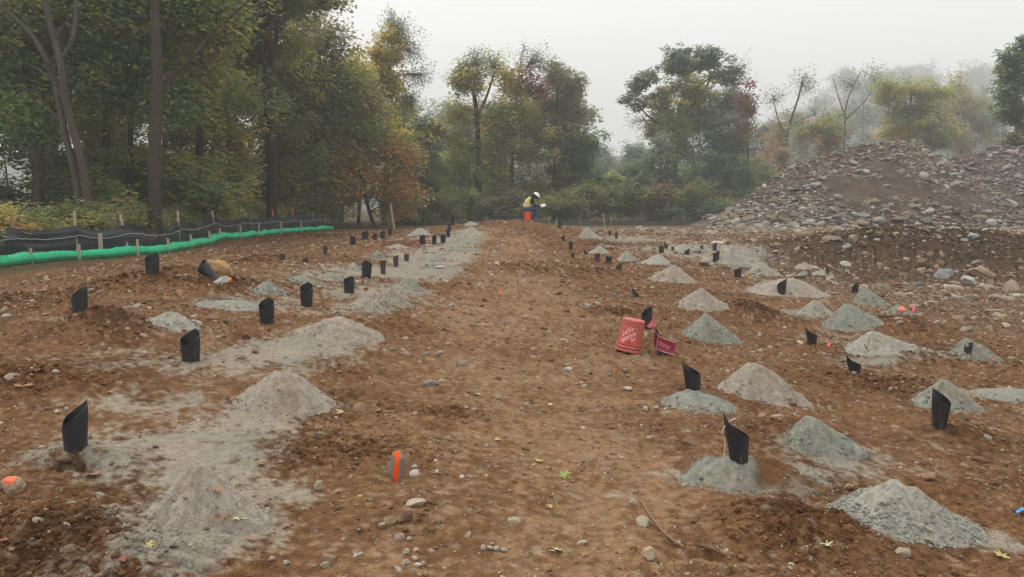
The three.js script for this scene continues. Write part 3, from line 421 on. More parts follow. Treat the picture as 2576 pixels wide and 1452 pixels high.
// ---------------------------------------------------------------- silt fence, filter sock, stakes
const woodMat = std([0.42, 0.35, 0.27], 0.85, { bumpMap: grainBump, bumpScale: 0.003 }), woodBrown = std([0.30, 0.19, 0.12], 0.85), orangePaint = std([0.75, 0.13, 0.03], 0.7), pinkPaint = std([0.85, 0.12, 0.2], 0.7);
const soc = [[-420, 742], [-200, 704], [0, 673], [100, 660], [200, 653], [300, 646], [400, 638], [500, 620], [600, 602], [700, 589], [780, 582], [835, 578]].map(([a, b]) => march(a, b, baseY));
const sockPath = new THREE.CatmullRomCurve3(soc);
{
  const N = 420, K = 14, pos = [], idx = [], col = [];
  for (let i = 0; i <= N; i++) { const u = i / N, p = sockPath.getPointAt(u), t = sockPath.getTangentAt(u), side = V(-t.z, 0, t.x).normalize(), L = u * 60; const R = 0.138 * (1 + 0.16 * noise(L * 1.1, 1.5) + 0.08 * noise(L * 4, 4.5)); p.addScaledVector(side, 0.05 * noise(L * 0.7, 8)); const y = groundY(p.x, p.z);
    for (let j = 0; j <= K; j++) { const a = j / K * 6.2832, rr = R * (i === 0 || i === N ? 0.05 : 1) * (1 + 0.05 * noise(L * 7, a * 2)); pos.push(p.x + side.x * Math.cos(a) * rr * 1.1, y + R * 0.72 + Math.sin(a) * rr * 0.92, p.z + side.z * Math.cos(a) * rr * 1.1); const q = 0.86 + 0.2 * noise(L * 12, a * 5); const du = 0.35 * sm(0.1, 0.5, noise(L * 2.2, a + 3) - 0.5 * Math.sin(a)); col.push(lerp(0.004, 0.16, du) * q, lerp(0.42, 0.18, du) * q, lerp(0.18, 0.1, du) * q); } }
  for (let i = 0; i < N; i++) for (let j = 0; j < K; j++) { const a = i * (K + 1) + j, b = a + 1, c = a + K + 1, e = c + 1; idx.push(a, b, c, b, e, c); }
  const g = new THREE.BufferGeometry(); g.setAttribute('position', new THREE.Float32BufferAttribute(pos, 3)); g.setAttribute('color', new THREE.Float32BufferAttribute(col, 3)); g.setIndex(idx); g.computeVertexNormals();
  const s = thing('filter_sock', 'bright green filter sock laid along the foot of the black silt fence', 'filter sock', V(0, 0, 0));
  mesh('sock', g, vcol(0.75), s);
  const atPx = (px) => { let b = 0, e = 9; for (let i = 0; i <= 800; i++) { const p = sockPath.getPointAt(i / 800), q = 1288 + F * p.x / (-p.z / 1.0) ; if (Math.abs(q - px) < e * 1000 && Math.abs(q - px) < 6) { b = i / 800; break; } } return b; };
  const box = (w, h, dp) => new THREE.BoxGeometry(w, h, dp);
  for (const [px, top] of [[75, 624], [197, 614], [345, 602], [422, 600], [480, 590], [527, 582], [553, 574], [606, 568], [652, 560], [708, 556], [758, 556]]) { const u = atPx(px), p = sockPath.getPointAt(u), d = -p.z - 0.12, x = ray(px, 600)[0] * d, y0 = groundY(x, -d) - 0.1, y1 = 1.5 + ray(px, top)[1] * d; const m = mesh('stake', box(0.055, y1 - y0, 0.03), woodMat, s); m.position.set(x, (y0 + y1) / 2, -d); m.rotation.z = (px % 7 - 3) * 0.012; }

  // fabric stands 0.32 m behind the sock
  const f = thing('silt_fence', 'black silt fence with a white cord line sagging between wooden stakes', 'silt fence', V(0, 0, 0));
  const st = [[-330, 528], [-150, 560], [37, 540, 1], [195, 530], [318, 538, 0, 0.16], [453, 530], [540, 530], [620, 533], [690, 528, 2], [740, 524, 2], [790, 534], [832, 540]];
  const back = (u) => { const p = sockPath.getPointAt(u), t = sockPath.getTangentAt(u); return p.add(V(-t.z, 0, t.x).normalize().multiplyScalar(t.z < 0 ? -0.34 : 0.34)); };
  const us = st.map(([px]) => { let b = 0, e = 1e9; for (let i = 0; i <= 1200; i++) { const p = back(i / 1200), q = 1288 + F * p.x / -p.z; if (Math.abs(q - px) < e) { e = Math.abs(q - px); b = i / 1200; } } return b; });
  st.forEach(([px, top, k, lean = 0], i) => { const p = back(us[i]), d = -p.z, y1 = 1.5 + ray(px, top)[1] * d, y0 = groundY(p.x, p.z) - 0.2, hh = Math.min(1.5, y1 - y0); const m = mesh('stake', box(0.05, hh, 0.04), k === 1 ? woodBrown : woodMat, f); m.position.set(p.x - 0.03, y0 + hh / 2, p.z); m.rotation.z = lean; if (k === 2) { const o = mesh('painted_tip', box(0.06, 0.26, 0.05), orangePaint, m); o.position.y = hh / 2 - 0.12; } });
  const M = 520, RR = 26, fp = [], fi = [], wp = [], wi = [];
  const sag = (u) => { let i = 0; while (i < us.length - 2 && u > us[i + 1]) i++; const t = clamp((u - us[i]) / (us[i + 1] - us[i])); return Math.sin(t * Math.PI) * (i === 4 || i === 3 ? 0.14 : 0.09); };
  for (let i = 0; i <= M; i++) { const u = i / M, p = back(u), L = u * 60, y = groundY(p.x, p.z) - 0.05, top = 0.80 - sag(u) + 0.02 * noise(L * 2, 3);
    for (let j = 0; j <= RR; j++) { const v = j / RR, bulge = 0.05 * noise(L * 0.8, v * 2) + 0.012 * noise(L * 0.4, v * 9 + 4) + 0.012 * Math.sin(v * 17 + 2 * noise(L * 0.3, 1)) * sag(u) * 3 + 0.012 * noise(L * 5, v * 4); fp.push(p.x + bulge, y + v * (top + 0.05), p.z); }
    const yc = y + 0.05 + (top - 0.02) * 0.72, bx = p.x + 0.075; wp.push(bx, yc - 0.010, p.z, bx, yc + 0.010, p.z); }
  for (let i = 0; i < M; i++) { for (let j = 0; j < RR; j++) { const a = i * (RR + 1) + j, b = a + 1, c = a + RR + 1, e = c + 1; fi.push(a, c, b, b, c, e); } const a = i * 2; wi.push(a, a + 2, a + 1, a + 1, a + 2, a + 3); }
  const mk = (p, i) => { const g = new THREE.BufferGeometry(); g.setAttribute('position', new THREE.Float32BufferAttribute(p, 3)); g.setIndex(i); g.computeVertexNormals(); return g; };
  mesh('fabric', mk(fp, fi), std([0.018, 0.021, 0.027], 0.42), f); mesh('white_cord', mk(wp, wi), std([0.30, 0.30, 0.29], 0.8), f);
  const wide = mesh('wide_stake', box(0.09, 0.62, 0.035), woodMat, f); { const p = back(us[3] * 0.45 + us[4] * 0.55); const q = march(262, 650, baseY); wide.position.set(q.x - 0.2, groundY(q.x, q.z) + 0.3, q.z - 0.25); }
  // the fence that closes the far side of the site
  const ff = thing('far_silt_fence', 'low dark silt fence in front of the hazy trees behind the seated worker', 'silt fence', V(0, 0, 0));
  const q = [], qi = []; for (let i = 0; i <= 160; i++) { const x = lerp(-8, 18, i / 160), d = 54 + 1.2 * noise(i * 0.05, 2); const y = baseY(x, -d); q.push(x, y - 0.05, -d, x, y + 0.34 - 0.05 * Math.abs(Math.sin(i * 0.16)), -d + 0.03 * noise(i * 0.4, 5)); if (i) { const a = i * 2 - 2; qi.push(a, a + 2, a + 1, a + 1, a + 2, a + 3); } }
  mesh('fabric', mk(q, qi), std([0.085, 0.088, 0.075], 0.9), ff);
  for (let i = 0; i < 13; i++) { const x = -8 + i * 2.1, m = mesh('stake', box(0.045, 0.7, 0.035), woodBrown, ff); m.position.set(x, baseY(x, -53.9) + 0.28, -53.9); }
}
// loose lath stakes
for (const [px, foot, top, lean, dd, w, label] of [[988, 580, 512, 0.14, 44, 0.11, 'pale broken pole leaning in front of the autumn trees'], [1045, 643, 627, 0, 19, 0.05, 'short white and pink painted post among the brown tubes'], [1315 + 85, 575, 550, 0.05, 33, 0.04, 'thin pale stake beyond the seated worker, near a black tube'], [1520, 578, 535, 0.12, 46, 0.05, 'thin pale pole leaning before the yellow green shrubs']]) {
  const y0 = Math.min(baseY(at(px, foot, dd).x, -dd), at(px, foot, dd).y) - 0.05, y1 = at(px, top, dd).y, h = y1 - y0; const m = mesh('stake', new THREE.BoxGeometry(w, h, w * 0.7), woodMat); m.position.set(at(px, foot, dd).x, y0 + h / 2, -dd); m.rotation.z = lean; tag(m, label, 'stake');
}

// ---------------------------------------------------------------- buckets
function bucketParts(t, mat, wireMat, open) {
  const P = [[0.001, 0], [0.125, 0], [0.130, 0.006], [0.1325, 0.10], [0.1365, 0.21], [0.1385, 0.275], [0.149, 0.278], [0.149, 0.288], [0.1400, 0.292], [0.1405, 0.305], [0.150, 0.308], [0.150, 0.320], [0.1415, 0.324], [0.1425, 0.348], [0.152, 0.350], [0.153, 0.366], [0.147, 0.368], [0.143, 0.360], [0.139, 0.28], [0.127, 0.02], [0.001, 0.015]];
  const g = new THREE.LatheGeometry(P.map(([r, y]) => new THREE.Vector2(r, y)), 48, Math.PI); for (let i = 0; i < g.attributes.uv.count; i++) g.attributes.uv.setY(i, g.attributes.position.getY(i) / 0.37); mesh('shell', g, mat, t);
  const pts = []; for (let i = 0; i <= 24; i++) { const a = i / 24 * Math.PI; pts.push(V(Math.cos(a) * 0.158, 0.31 - Math.sin(a) * 0.20 , 0.02 + Math.sin(a) * 0.13)); }
  const hdl = mesh('handle', new THREE.TubeGeometry(new THREE.CatmullRomCurve3(pts), 40, 0.0025, 5), wireMat, t); void hdl; void open;
}
const wireMat = std([0.35, 0.35, 0.35], 0.4, { metalness: 0.8 });
{ // upturned bucket with the printed square
  const cv = document.createElement('canvas'); cv.width = 1024; cv.height = 512; const x = cv.getContext('2d'), r = rng(9);
  x.fillStyle = '#a84a40'; x.fillRect(0, 0, 1024, 512);
  for (let i = 0; i < 5200; i++) { const a = r(); x.fillStyle = `rgba(${200 + 30 * r() | 0},${150 + 30 * r() | 0},${140 + 20 * r() | 0},${0.04 + 0.13 * a * a})`; const w = 4 + 40 * r(); x.fillRect(r() * 1024, r() * 512, w, 1 + 5 * r()); }
  // print, seen upside down because the bucket stands on its mouth
  x.save(); x.translate(470, 250); x.scale(1.15, 1.45); x.strokeStyle = 'rgba(226,170,160,0.85)'; x.lineWidth = 4; x.strokeRect(-84, -112, 168, 210);
  x.fillStyle = 'rgba(190,44,28,0.55)'; x.fillRect(-82, -110, 164, 206);
  x.beginPath(); x.rect(-84, -112, 168, 210); x.clip(); x.rotate(-0.62); x.fillStyle = 'rgba(232,196,194,0.92)'; x.textAlign = 'center';
  x.font = 'bold 44px sans-serif'; x.fillText('THE', -46, -42); x.font = 'bold 66px sans-serif'; x.fillText('HOME', 2, 18); x.fillText('DEPOT', 14, 82); x.restore();
  const tx = new THREE.CanvasTexture(cv); tx.colorSpace = THREE.SRGBColorSpace; tx.wrapS = THREE.RepeatWrapping;
  const mat = new THREE.MeshStandardMaterial({ map: tx, roughness: 0.6, side: THREE.DoubleSide });
  const p = march(1585, 893, topY); p.z -= 0.14;
  const t = thing('bucket', 'faded red plastic bucket standing upside down and tilted on the soil', 'bucket', V(p.x, groundY(p.x, p.z) + 0.012, p.z));
  const inner = new THREE.Group(); void inner;
  bucketParts(t, mat, wireMat); t.scale.setScalar(1.02 * (88 * (-p.z - 0.1) / F) / 0.40);
  for (const c of t.children) { c.rotation.set(Math.PI, 0, 0); c.position.y = 0.366; if (c.name === 'handle') { c.rotation.set(0.2, 0, 0); c.position.y = -0.06; c.position.z = -0.08; c.scale.set(1, 0.3, 1); } }
  t.children[0].rotation.y = Math.PI * 1.04 + 0.5; t.rotation.z = -0.17;
}
{ // torn red sheet round the brown tube
  const T = TUBES[1672], cv = document.createElement('canvas'); cv.width = 512; cv.height = 256; const x = cv.getContext('2d');
  x.fillStyle = '#8c1f38'; x.fillRect(0, 0, 512, 256); x.fillStyle = '#6d1420'; x.fillRect(0, 0, 150, 256); x.strokeStyle = '#c98f90'; x.lineWidth = 12; x.beginPath(); x.moveTo(190, 0); x.quadraticCurveTo(140, 110, 150, 256); x.stroke(); x.fillStyle = '#d0a8a2'; x.fillRect(0, 0, 512, 16); x.fillStyle = '#c3979a'; x.fillRect(0, 240, 512, 16);
  x.fillStyle = 'rgba(205,165,170,0.8)'; x.font = 'bold 84px serif'; x.save(); x.translate(190, 150); x.rotate(0.12); x.fillText('ESW', 0, 0); x.restore(); x.font = 'bold 34px serif'; x.fillText('....', 220, 200); x.fillText('C', 440, 215);
  const tx = new THREE.CanvasTexture(cv); tx.colorSpace = THREE.SRGBColorSpace;
  const r = T.r * 1.16, hi = T.hi, N = 30, M = 8, pos = [], uv = [], idx = [];
  for (let i = 0; i <= N; i++) for (let j = 0; j <= M; j++) { const u = i / N, v = j / M, a = lerp(195, 15, u) * Math.PI / 180, topE = lerp(0.92, 0.42, Math.pow(u, 0.75)) * hi, botE = lerp(0.36, -0.02, Math.pow(u, 0.7)) * hi, y = lerp(botE, topE, v), R = r * (1 + 0.05 * Math.sin(v * 5 + u * 4) + 0.20 * u * u); pos.push(Math.cos(a) * R * 1.05, y, Math.sin(a) * R); uv.push(u, v); }
  for (let i = 0; i < N; i++) for (let j = 0; j < M; j++) { const a = i * (M + 1) + j, b = a + 1, c = a + M + 1, e = c + 1; idx.push(a, c, b, b, c, e); }
  const g = new THREE.BufferGeometry(); g.setAttribute('position', new THREE.Float32BufferAttribute(pos, 3)); g.setAttribute('uv', new THREE.Float32BufferAttribute(uv, 2)); g.setIndex(idx); g.computeVertexNormals();
  const t = thing('printed_sheet', 'torn crimson printed sheet wrapped round the brown tube by the bucket', 'sheet', T.p.clone());
  mesh('wrap', g, new THREE.MeshStandardMaterial({ map: tx, roughness: 0.55, side: THREE.DoubleSide }), t);
  const fp = [], fi = []; for (let i = 0; i <= 8; i++) for (let j = 0; j <= 5; j++) { const u = i / 8, v = j / 5; fp.push(-r * 0.95 - u * 0.10 * (1 - v * 0.85), hi * 0.92 + v * 0.11 + 0.006 * Math.sin(u * 9), 0.012 * Math.sin(u * 12 + v * 3)); }
  for (let i = 0; i < 8; i++) for (let j = 0; j < 5; j++) { const a = i * 6 + j; fi.push(a, a + 6, a + 1, a + 1, a + 6, a + 7); }
  const fg = new THREE.BufferGeometry(); fg.setAttribute('position', new THREE.Float32BufferAttribute(fp, 3)); fg.setIndex(fi); fg.computeVertexNormals(); mesh('torn_flap', fg, std([0.72, 0.22, 0.24], 0.6), t);
}
{ // white cord beside the large tube
  const T = TUBES[1864], P = [[1819, 1152], [1824, 1110], [1817, 1086], [1828, 1068], [1842, 1056], [1852, 1053]].map(([a, b]) => at(a, b, T.d + 0.05));
  P[0].y = topY(P[0].x, P[0].z) - 0.01; tag(mesh('cord', new THREE.TubeGeometry(new THREE.CatmullRomCurve3(P), 40, 0.0035, 6), std([0.55, 0.45, 0.38], 0.7)), 'thin whitish cord standing up beside the large pointed black tube', 'cord');
}
// ---------------------------------------------------------------- surface nets for the person
function nets(sdf, lo, hi, cell, colorOf) {
  const n = [0, 1, 2].map((k) => Math.ceil((hi[k] - lo[k]) / cell) + 1), val = new Float32Array(n[0] * n[1] * n[2]), id = (i, j, k) => (k * n[1] + j) * n[0] + i;
  for (let k = 0; k < n[2]; k++) for (let j = 0; j < n[1]; j++) for (let i = 0; i < n[0]; i++) val[id(i, j, k)] = sdf(lo[0] + i * cell, lo[1] + j * cell, lo[2] + k * cell);
  const vid = new Int32Array(val.length).fill(-1), pos = [], col = [], idx = [];
  for (let k = 0; k < n[2] - 1; k++) for (let j = 0; j < n[1] - 1; j++) for (let i = 0; i < n[0] - 1; i++) {
    let c = 0, sx = 0, sy = 0, sz = 0; const q = []; for (let b = 0; b < 8; b++) q.push(val[id(i + (b & 1), j + (b >> 1 & 1), k + (b >> 2))]);
    for (const [a, b] of [[0, 1], [2, 3], [4, 5], [6, 7], [0, 2], [1, 3], [4, 6], [5, 7], [0, 4], [1, 5], [2, 6], [3, 7]]) if ((q[a] < 0) !== (q[b] < 0)) { const t = q[a] / (q[a] - q[b]); sx += lerp(a & 1, b & 1, t); sy += lerp(a >> 1 & 1, b >> 1 & 1, t); sz += lerp(a >> 2, b >> 2, t); c++; }
    if (c) { vid[id(i, j, k)] = pos.length / 3; const p = [lo[0] + (i + sx / c) * cell, lo[1] + (j + sy / c) * cell, lo[2] + (k + sz / c) * cell]; pos.push(...p); col.push(...colorOf(...p)); }
  }
  const quad = (a, b, c, d, f) => { if (a < 0 || b < 0 || c < 0 || d < 0) return; f ? idx.push(a, b, c, a, c, d) : idx.push(a, c, b, a, d, c); };
  for (let k = 1; k < n[2] - 1; k++) for (let j = 1; j < n[1] - 1; j++) for (let i = 1; i < n[0] - 1; i++) {
    const s = val[id(i, j, k)] < 0;
    if (s !== (val[id(i + 1, j, k)] < 0)) quad(vid[id(i, j - 1, k - 1)], vid[id(i, j, k - 1)], vid[id(i, j, k)], vid[id(i, j - 1, k)], s);
    if (s !== (val[id(i, j + 1, k)] < 0)) quad(vid[id(i - 1, j, k - 1)], vid[id(i - 1, j, k)], vid[id(i, j, k)], vid[id(i, j, k - 1)], s);
    if (s !== (val[id(i, j, k + 1)] < 0)) quad(vid[id(i - 1, j - 1, k)], vid[id(i, j - 1, k)], vid[id(i, j, k)], vid[id(i - 1, j, k)], s);
  }
  const g = new THREE.BufferGeometry(); g.setAttribute('position', new THREE.Float32BufferAttribute(pos, 3)); g.setAttribute('color', new THREE.Float32BufferAttribute(col, 3)); g.setIndex(idx); g.computeVertexNormals(); return g;
}
const capsule = (a, b, ra, rb) => (x, y, z) => { const px = x - a[0], py = y - a[1], pz = z - a[2], dx = b[0] - a[0], dy = b[1] - a[1], dz = b[2] - a[2], t = clamp((px * dx + py * dy + pz * dz) / (dx * dx + dy * dy + dz * dz)); return Math.hypot(px - dx * t, py - dy * t, pz - dz * t) - lerp(ra, rb, t); };
const smin = (a, b, k) => { const h = Math.max(k - Math.abs(a - b), 0) / k; return Math.min(a, b) - h * h * k * 0.25; };
{
  const foot = march(1326, 549, baseY), bx = at(1327, 540, 31.2).x, bz = -31.2, by = groundY(bx, bz) - 0.005;
  const b = thing('seat_bucket', 'bright orange plastic bucket used as a seat by the worker', 'bucket', V(bx, by, bz)); bucketParts(b, std([0.78, 0.085, 0.035], 0.5), wireMat); void foot;
  const NAVY = [0.016, 0.024, 0.042], JEAN = [0.055, 0.085, 0.15], BOOT = [0.17, 0.14, 0.115], SKIN = [0.09, 0.055, 0.04], DARK = [0.014, 0.018, 0.022];
  // side view, facing +x; z is across the body
  const B = [];
  const add = (a, c, ra, rb, col) => B.push([capsule(a, c, ra, rb), col]);
  for (const s of [-1, 1]) {
    add([-0.03, 0.455, s * 0.09], [0.37, 0.455 + 0.01 * s, s * 0.13], 0.088, 0.062, JEAN); add([0.37, 0.455 + 0.01 * s, s * 0.13], [0.29 + 0.03 * s, 0.10, s * 0.13], 0.060, 0.046, JEAN);
    add([0.285 + 0.03 * s, 0.10, s * 0.13], [0.28 + 0.03 * s, 0.05, s * 0.13], 0.05, 0.045, BOOT); add([0.28 + 0.03 * s, 0.045, s * 0.13], [0.44 + 0.03 * s, 0.03, s * 0.145], 0.045, 0.038, BOOT);
    add([0.17, 0.845, s * 0.165], [0.245, 0.60, s * 0.21], 0.058, 0.048, NAVY); add([0.245, 0.60, s * 0.21], [0.42, 0.545, s * 0.09], 0.046, 0.034, NAVY);
    add([0.13, 0.83, 0], [0.17, 0.845, s * 0.165], 0.085, 0.062, NAVY);
  }
  add([-0.04, 0.47, 0], [-0.02, 0.56, 0], 0.145, 0.135, JEAN); add([-0.02, 0.57, 0], [0.06, 0.70, 0], 0.132, 0.135, NAVY); add([0.06, 0.70, 0], [0.14, 0.81, 0], 0.138, 0.115, NAVY); add([0.16, 0.86, 0], [0.27, 0.94, 0], 0.062, 0.058, DARK);
  add([0.31, 0.975, 0], [0.335, 0.95, 0], 0.098, 0.094, DARK); add([0.37, 0.945, 0], [0.395, 0.90, 0], 0.072, 0.058, SKIN); add([0.445, 0.925, 0], [0.455, 0.905, 0], 0.014, 0.016, SKIN);
  const body = (x, y, z) => { let d = 9; for (const [f] of B) d = smin(d, f(x, y, z), 0.035); return d; };
  const colorOf = (x, y, z) => { let d = 9, c = NAVY; for (const [f, k] of B) { const q = f(x, y, z); if (q < d) { d = q; c = k; } } const n = 1 + 0.15 * noise(x * 40 + z * 20, y * 40); return [c[0] * n, c[1] * n, c[2] * n]; };
  const geos = [nets(body, [-0.25, -0.03, -0.32], [0.56, 1.12, 0.32], 0.0125, colorOf)];
  for (const s of [-1, 1]) { // hands closed on the clipboard
    const hB = []; const W = [0.425, 0.545, s * 0.085]; const h = (a, c, ra, rb) => hB.push(capsule(a, c, ra, rb));
    h(W, [0.47, 0.555, s * 0.075], 0.028, 0.032); for (let f = 0; f < 4; f++) { const y = 0.572 - f * 0.016, l = [0.034, 0.04, 0.038, 0.03][f]; h([0.485, y, s * 0.078], [0.485 + l, y + 0.006, s * 0.07], 0.0095, 0.0085); h([0.485 + l, y + 0.006, s * 0.07], [0.485 + l + 0.012, y + 0.002, s * 0.045], 0.0085, 0.0075); }
    h([0.455, 0.572, s * 0.06], [0.482, 0.585, s * 0.045], 0.011, 0.0095); h([0.482, 0.585, s * 0.045], [0.505, 0.582, s * 0.038], 0.0095, 0.008);
    geos.push(nets((x, y, z) => { let d = 9; for (const f of hB) d = smin(d, f(x, y, z), 0.008); return d; }, [0.39, 0.49, Math.min(s * 0.03, s * 0.13)], [0.56, 0.62, Math.max(s * 0.03, s * 0.13)], 0.004, () => SKIN));
  }
  const p = thing('person', 'seated worker in lime safety vest, navy jacket, jeans and white hard hat, reading papers', 'person', V(bx, by, bz));
  p.rotation.y = 0.06;
  mesh('body', mergeGeometries(geos), vcol(0.9), p);
  const LIME = [0.50, 0.62, 0.06], SILV = [0.66, 0.63, 0.55], ORNG = [0.70, 0.26, 0.20];
  const torso = [capsule([-0.02, 0.57, 0], [0.06, 0.70, 0], 0.132, 0.135), capsule([0.06, 0.70, 0], [0.14, 0.81, 0], 0.138, 0.115), capsule([0.13, 0.83, -0.1], [0.13, 0.83, 0.1], 0.08, 0.08)];
  mesh('safety_vest', nets((x, y, z) => { let d = 9; for (const f of torso) d = smin(d, f(x, y, z), 0.04); const shell = Math.abs(d - 0.016) - 0.009; const cut = Math.max(0.505 - y, Math.abs(z) - 0.19, y + x * 0.5 - 0.965, Math.hypot(x - 0.19, y - 0.73) - 0.11 < 0 && Math.abs(z) > 0.10 ? 0.11 - Math.hypot(x - 0.19, y - 0.73) : -1); return Math.max(shell, cut); }, [-0.22, 0.47, -0.22], [0.34, 0.97, 0.22], 0.0095,
    (x, y, z) => { const u = Math.abs(y - 0.575 - 0.12 * x), w = Math.abs(Math.abs(z) - 0.085), q = Math.min(u, y > 0.6 ? w : 1); return q < 0.022 ? SILV : q < 0.042 ? ORNG : LIME; }), vcol(0.7), p);
  const hat = new THREE.Group(); hat.name = 'hard_hat'; p.add(hat); hat.position.set(0.345, 0.975, 0); hat.rotation.z = -0.72;
  const hp = []; for (let i = 0; i <= 12; i++) { const a = i / 12 * Math.PI / 2; hp.push(new THREE.Vector2(0.128 * Math.cos(a) + 0.001, 0.115 * Math.sin(a))); } const hatMat = std([0.72, 0.72, 0.72], 0.4);
  const dome = mesh('dome', new THREE.LatheGeometry(hp, 28), hatMat, hat); dome.scale.set(1.1, 1, 0.95);
  const bs = new THREE.Shape(); bs.absellipse(0.03, 0, 0.18, 0.135, 0, Math.PI * 2); const brim = mesh('brim', new THREE.ExtrudeGeometry(bs, { depth: 0.006, bevelEnabled: true, bevelSize: 0.003, bevelThickness: 0.003, bevelSegments: 1 }), hatMat, hat); brim.rotation.x = -Math.PI / 2;
  const ridge = mesh('ridge', new THREE.TorusGeometry(0.113, 0.012, 6, 20, Math.PI), hatMat, hat); ridge.scale.set(1.12, 1.0, 1.4);
  const cb = thing('clipboard', 'clipboard with white papers held in the seated worker\'s hands', 'clipboard', V(bx, by, bz)); cb.rotation.y = 0.06;
  const bd = mesh('board', new THREE.BoxGeometry(0.23, 0.006, 0.31), std([0.06, 0.045, 0.035], 0.7), cb); bd.position.set(0.60, 0.575, 0); bd.rotation.set(0.38, 0, 0.30);
  const pg = new THREE.BufferGeometry(), pp = [], pi = []; for (let i = 0; i <= 10; i++) for (let j = 0; j <= 6; j++) { const u = i / 10, v = j / 6; pp.push(0.485 + u * 0.22, 0.549 + u * 0.068 + 0.014 + 0.02 * Math.sin(u * 5 + v * 2) * u - (v - 0.5) * 0.27 * 0.4, (v - 0.5) * 0.27); } for (let i = 0; i < 10; i++) for (let j = 0; j < 6; j++) { const a = i * 7 + j; pi.push(a, a + 1, a + 7, a + 1, a + 8, a + 7); } pg.setAttribute('position', new THREE.Float32BufferAttribute(pp, 3)); pg.setIndex(pi); pg.computeVertexNormals(); mesh('paper', pg, std([0.52, 0.52, 0.50], 0.9), cb);
}
// ---------------------------------------------------------------- litter: leaves, ribbons, sticks
function leafGeo(seed, lobes) { const r = rng(seed), pos = [0, 0, 0], idx = [], N = lobes * 4; for (let i = 0; i <= N; i++) { const a = i / N * Math.PI * 1.75 + 0.4, q = 0.45 + 0.55 * Math.pow(Math.abs(Math.cos(i / N * Math.PI * lobes)), 0.7) * (0.8 + 0.3 * r()); pos.push(Math.sin(a) * q, 0.10 * Math.sin(a * 2 + seed) + 0.12 * q * r(), Math.cos(a) * q); if (i) idx.push(0, i, i + 1); } const g = new THREE.BufferGeometry(); g.setAttribute('position', new THREE.Float32BufferAttribute(pos, 3)); g.setIndex(idx); g.computeVertexNormals(); return g; }
const leafGeos = [leafGeo(1, 5), leafGeo(2, 5), leafGeo(3, 7)], leafKinds = { yellow: [0.36, 0.28, 0.09], green: [0.20, 0.26, 0.05], orange: [0.27, 0.10, 0.03], lime: [0.38, 0.38, 0.16], brown: [0.25, 0.12, 0.06], red: [0.20, 0.05, 0.03] }, leafMats = Object.fromEntries(Object.entries(leafKinds).map(([k, c]) => [k, std(c, 0.75)]));
function fallen(px, py, s, kind, label, group) { const p = march(px, py, topY), m = mesh('fallen_leaf', leafGeos[(px | 0) % 3], leafMats[kind]); m.position.set(p.x, p.y + 0.012, p.z); m.scale.setScalar(s); m.rotation.set(0.25 * Math.sin(px), px * 1.3, 0.25 * Math.cos(py)); tag(m, label, 'leaf', group); }
fallen(1422, 1200, 0.040, 'green', 'green lobed leaf lying alone on the bare track'); fallen(1355, 1162, 0.032, 'yellow', 'pale yellow leaf lying on the track near a green leaf'); fallen(1400, 1390, 0.036, 'lime', 'yellow green leaf on loose soil in front of the tan stone'); fallen(2080, 1374, 0.036, 'lime', 'lime oak leaf on the soil in front of the clod mound'); fallen(2330, 1362, 0.036, 'lime', 'yellow green oak leaf at the foot of the pale gravel cone');
fallen(232, 1200, 0.040, 'orange', 'bright orange leaf beside the hollow under the pointed tube'); fallen(100, 935, 0.043, 'yellow', 'yellow leaf on the sandy ground near dark clods'); fallen(115, 792, 0.040, 'yellow', 'yellow leaf on red brown soil near the green sock'); fallen(1985, 1003, 0.036, 'yellow', 'small yellow leaf at the foot of the wide tan grey heap'); fallen(1337, 1012, 0.029, 'orange', 'small orange brown leaf standing on the track'); fallen(560, 1306, 0.036, 'orange', 'orange leaf stuck to the foot of the tan grey cone');
fallen(2520, 1402, 0.036, 'yellow', 'ochre leaf on dark soil below the blue ribbon'); fallen(1115, 830, 0.036, 'lime', 'small lime leaf at the foot of a tan grey heap'); fallen(1410, 855, 0.043, 'green', 'green leaf on the track level with the red bucket'); fallen(1200, 995, 0.029, 'lime', 'tiny lime leaf on the middle of the track'); fallen(70, 972, 0.043, 'orange', 'orange brown oak leaf on the soil by the sandy patch'); fallen(600, 1310, 0.036, 'lime', 'curled whitish green leaf in front of the tan grey cone');
{ const r = rng(808); for (let i = 0; i < 70; i++) { const px = r() < 0.55 ? r() * 1000 : 1000 + r() * 1500, py = 720 + r() * 700, k = ['yellow', 'orange', 'brown', 'brown', 'red', 'orange'][(r() * 6) | 0]; fallen(px, py, 0.014 + 0.018 * r(), k, `small ${k} dead leaf on the bare ground`, `${k} dead leaves on the ground`); } }
function ribbon(px, py, w, h, c, label, up = 0) { const p = march(px, py, topY), k = -p.z / F, pos = [], idx = [], N = 10; for (let i = 0; i <= N; i++) { const u = i / N, x = (u - 0.5) * w * k, y = up ? u * h * k : 0.012 + 0.35 * h * k * Math.abs(Math.sin(u * 7 + px)), z = up ? 0.01 * Math.sin(u * 6) : 0.02 * Math.sin(u * 5); const t = up ? 0.012 : 0.016; pos.push(up ? x * 0.5 - t : x, y, z - t, up ? x * 0.5 + t : x, y + 0.01, z + t); if (i) { const a = i * 2 - 2; idx.push(a, a + 2, a + 1, a + 1, a + 2, a + 3); } } const g = new THREE.BufferGeometry(); g.setAttribute('position', new THREE.Float32BufferAttribute(pos, 3)); g.setIndex(idx); g.computeVertexNormals(); const m = mesh('marking_ribbon', g, std(c, 0.6)); m.position.copy(p); tag(m, label, 'ribbon'); }
const OR = [0.9, 0.11, 0.04], PK = [0.9, 0.12, 0.25], RD = [0.75, 0.06, 0.05];
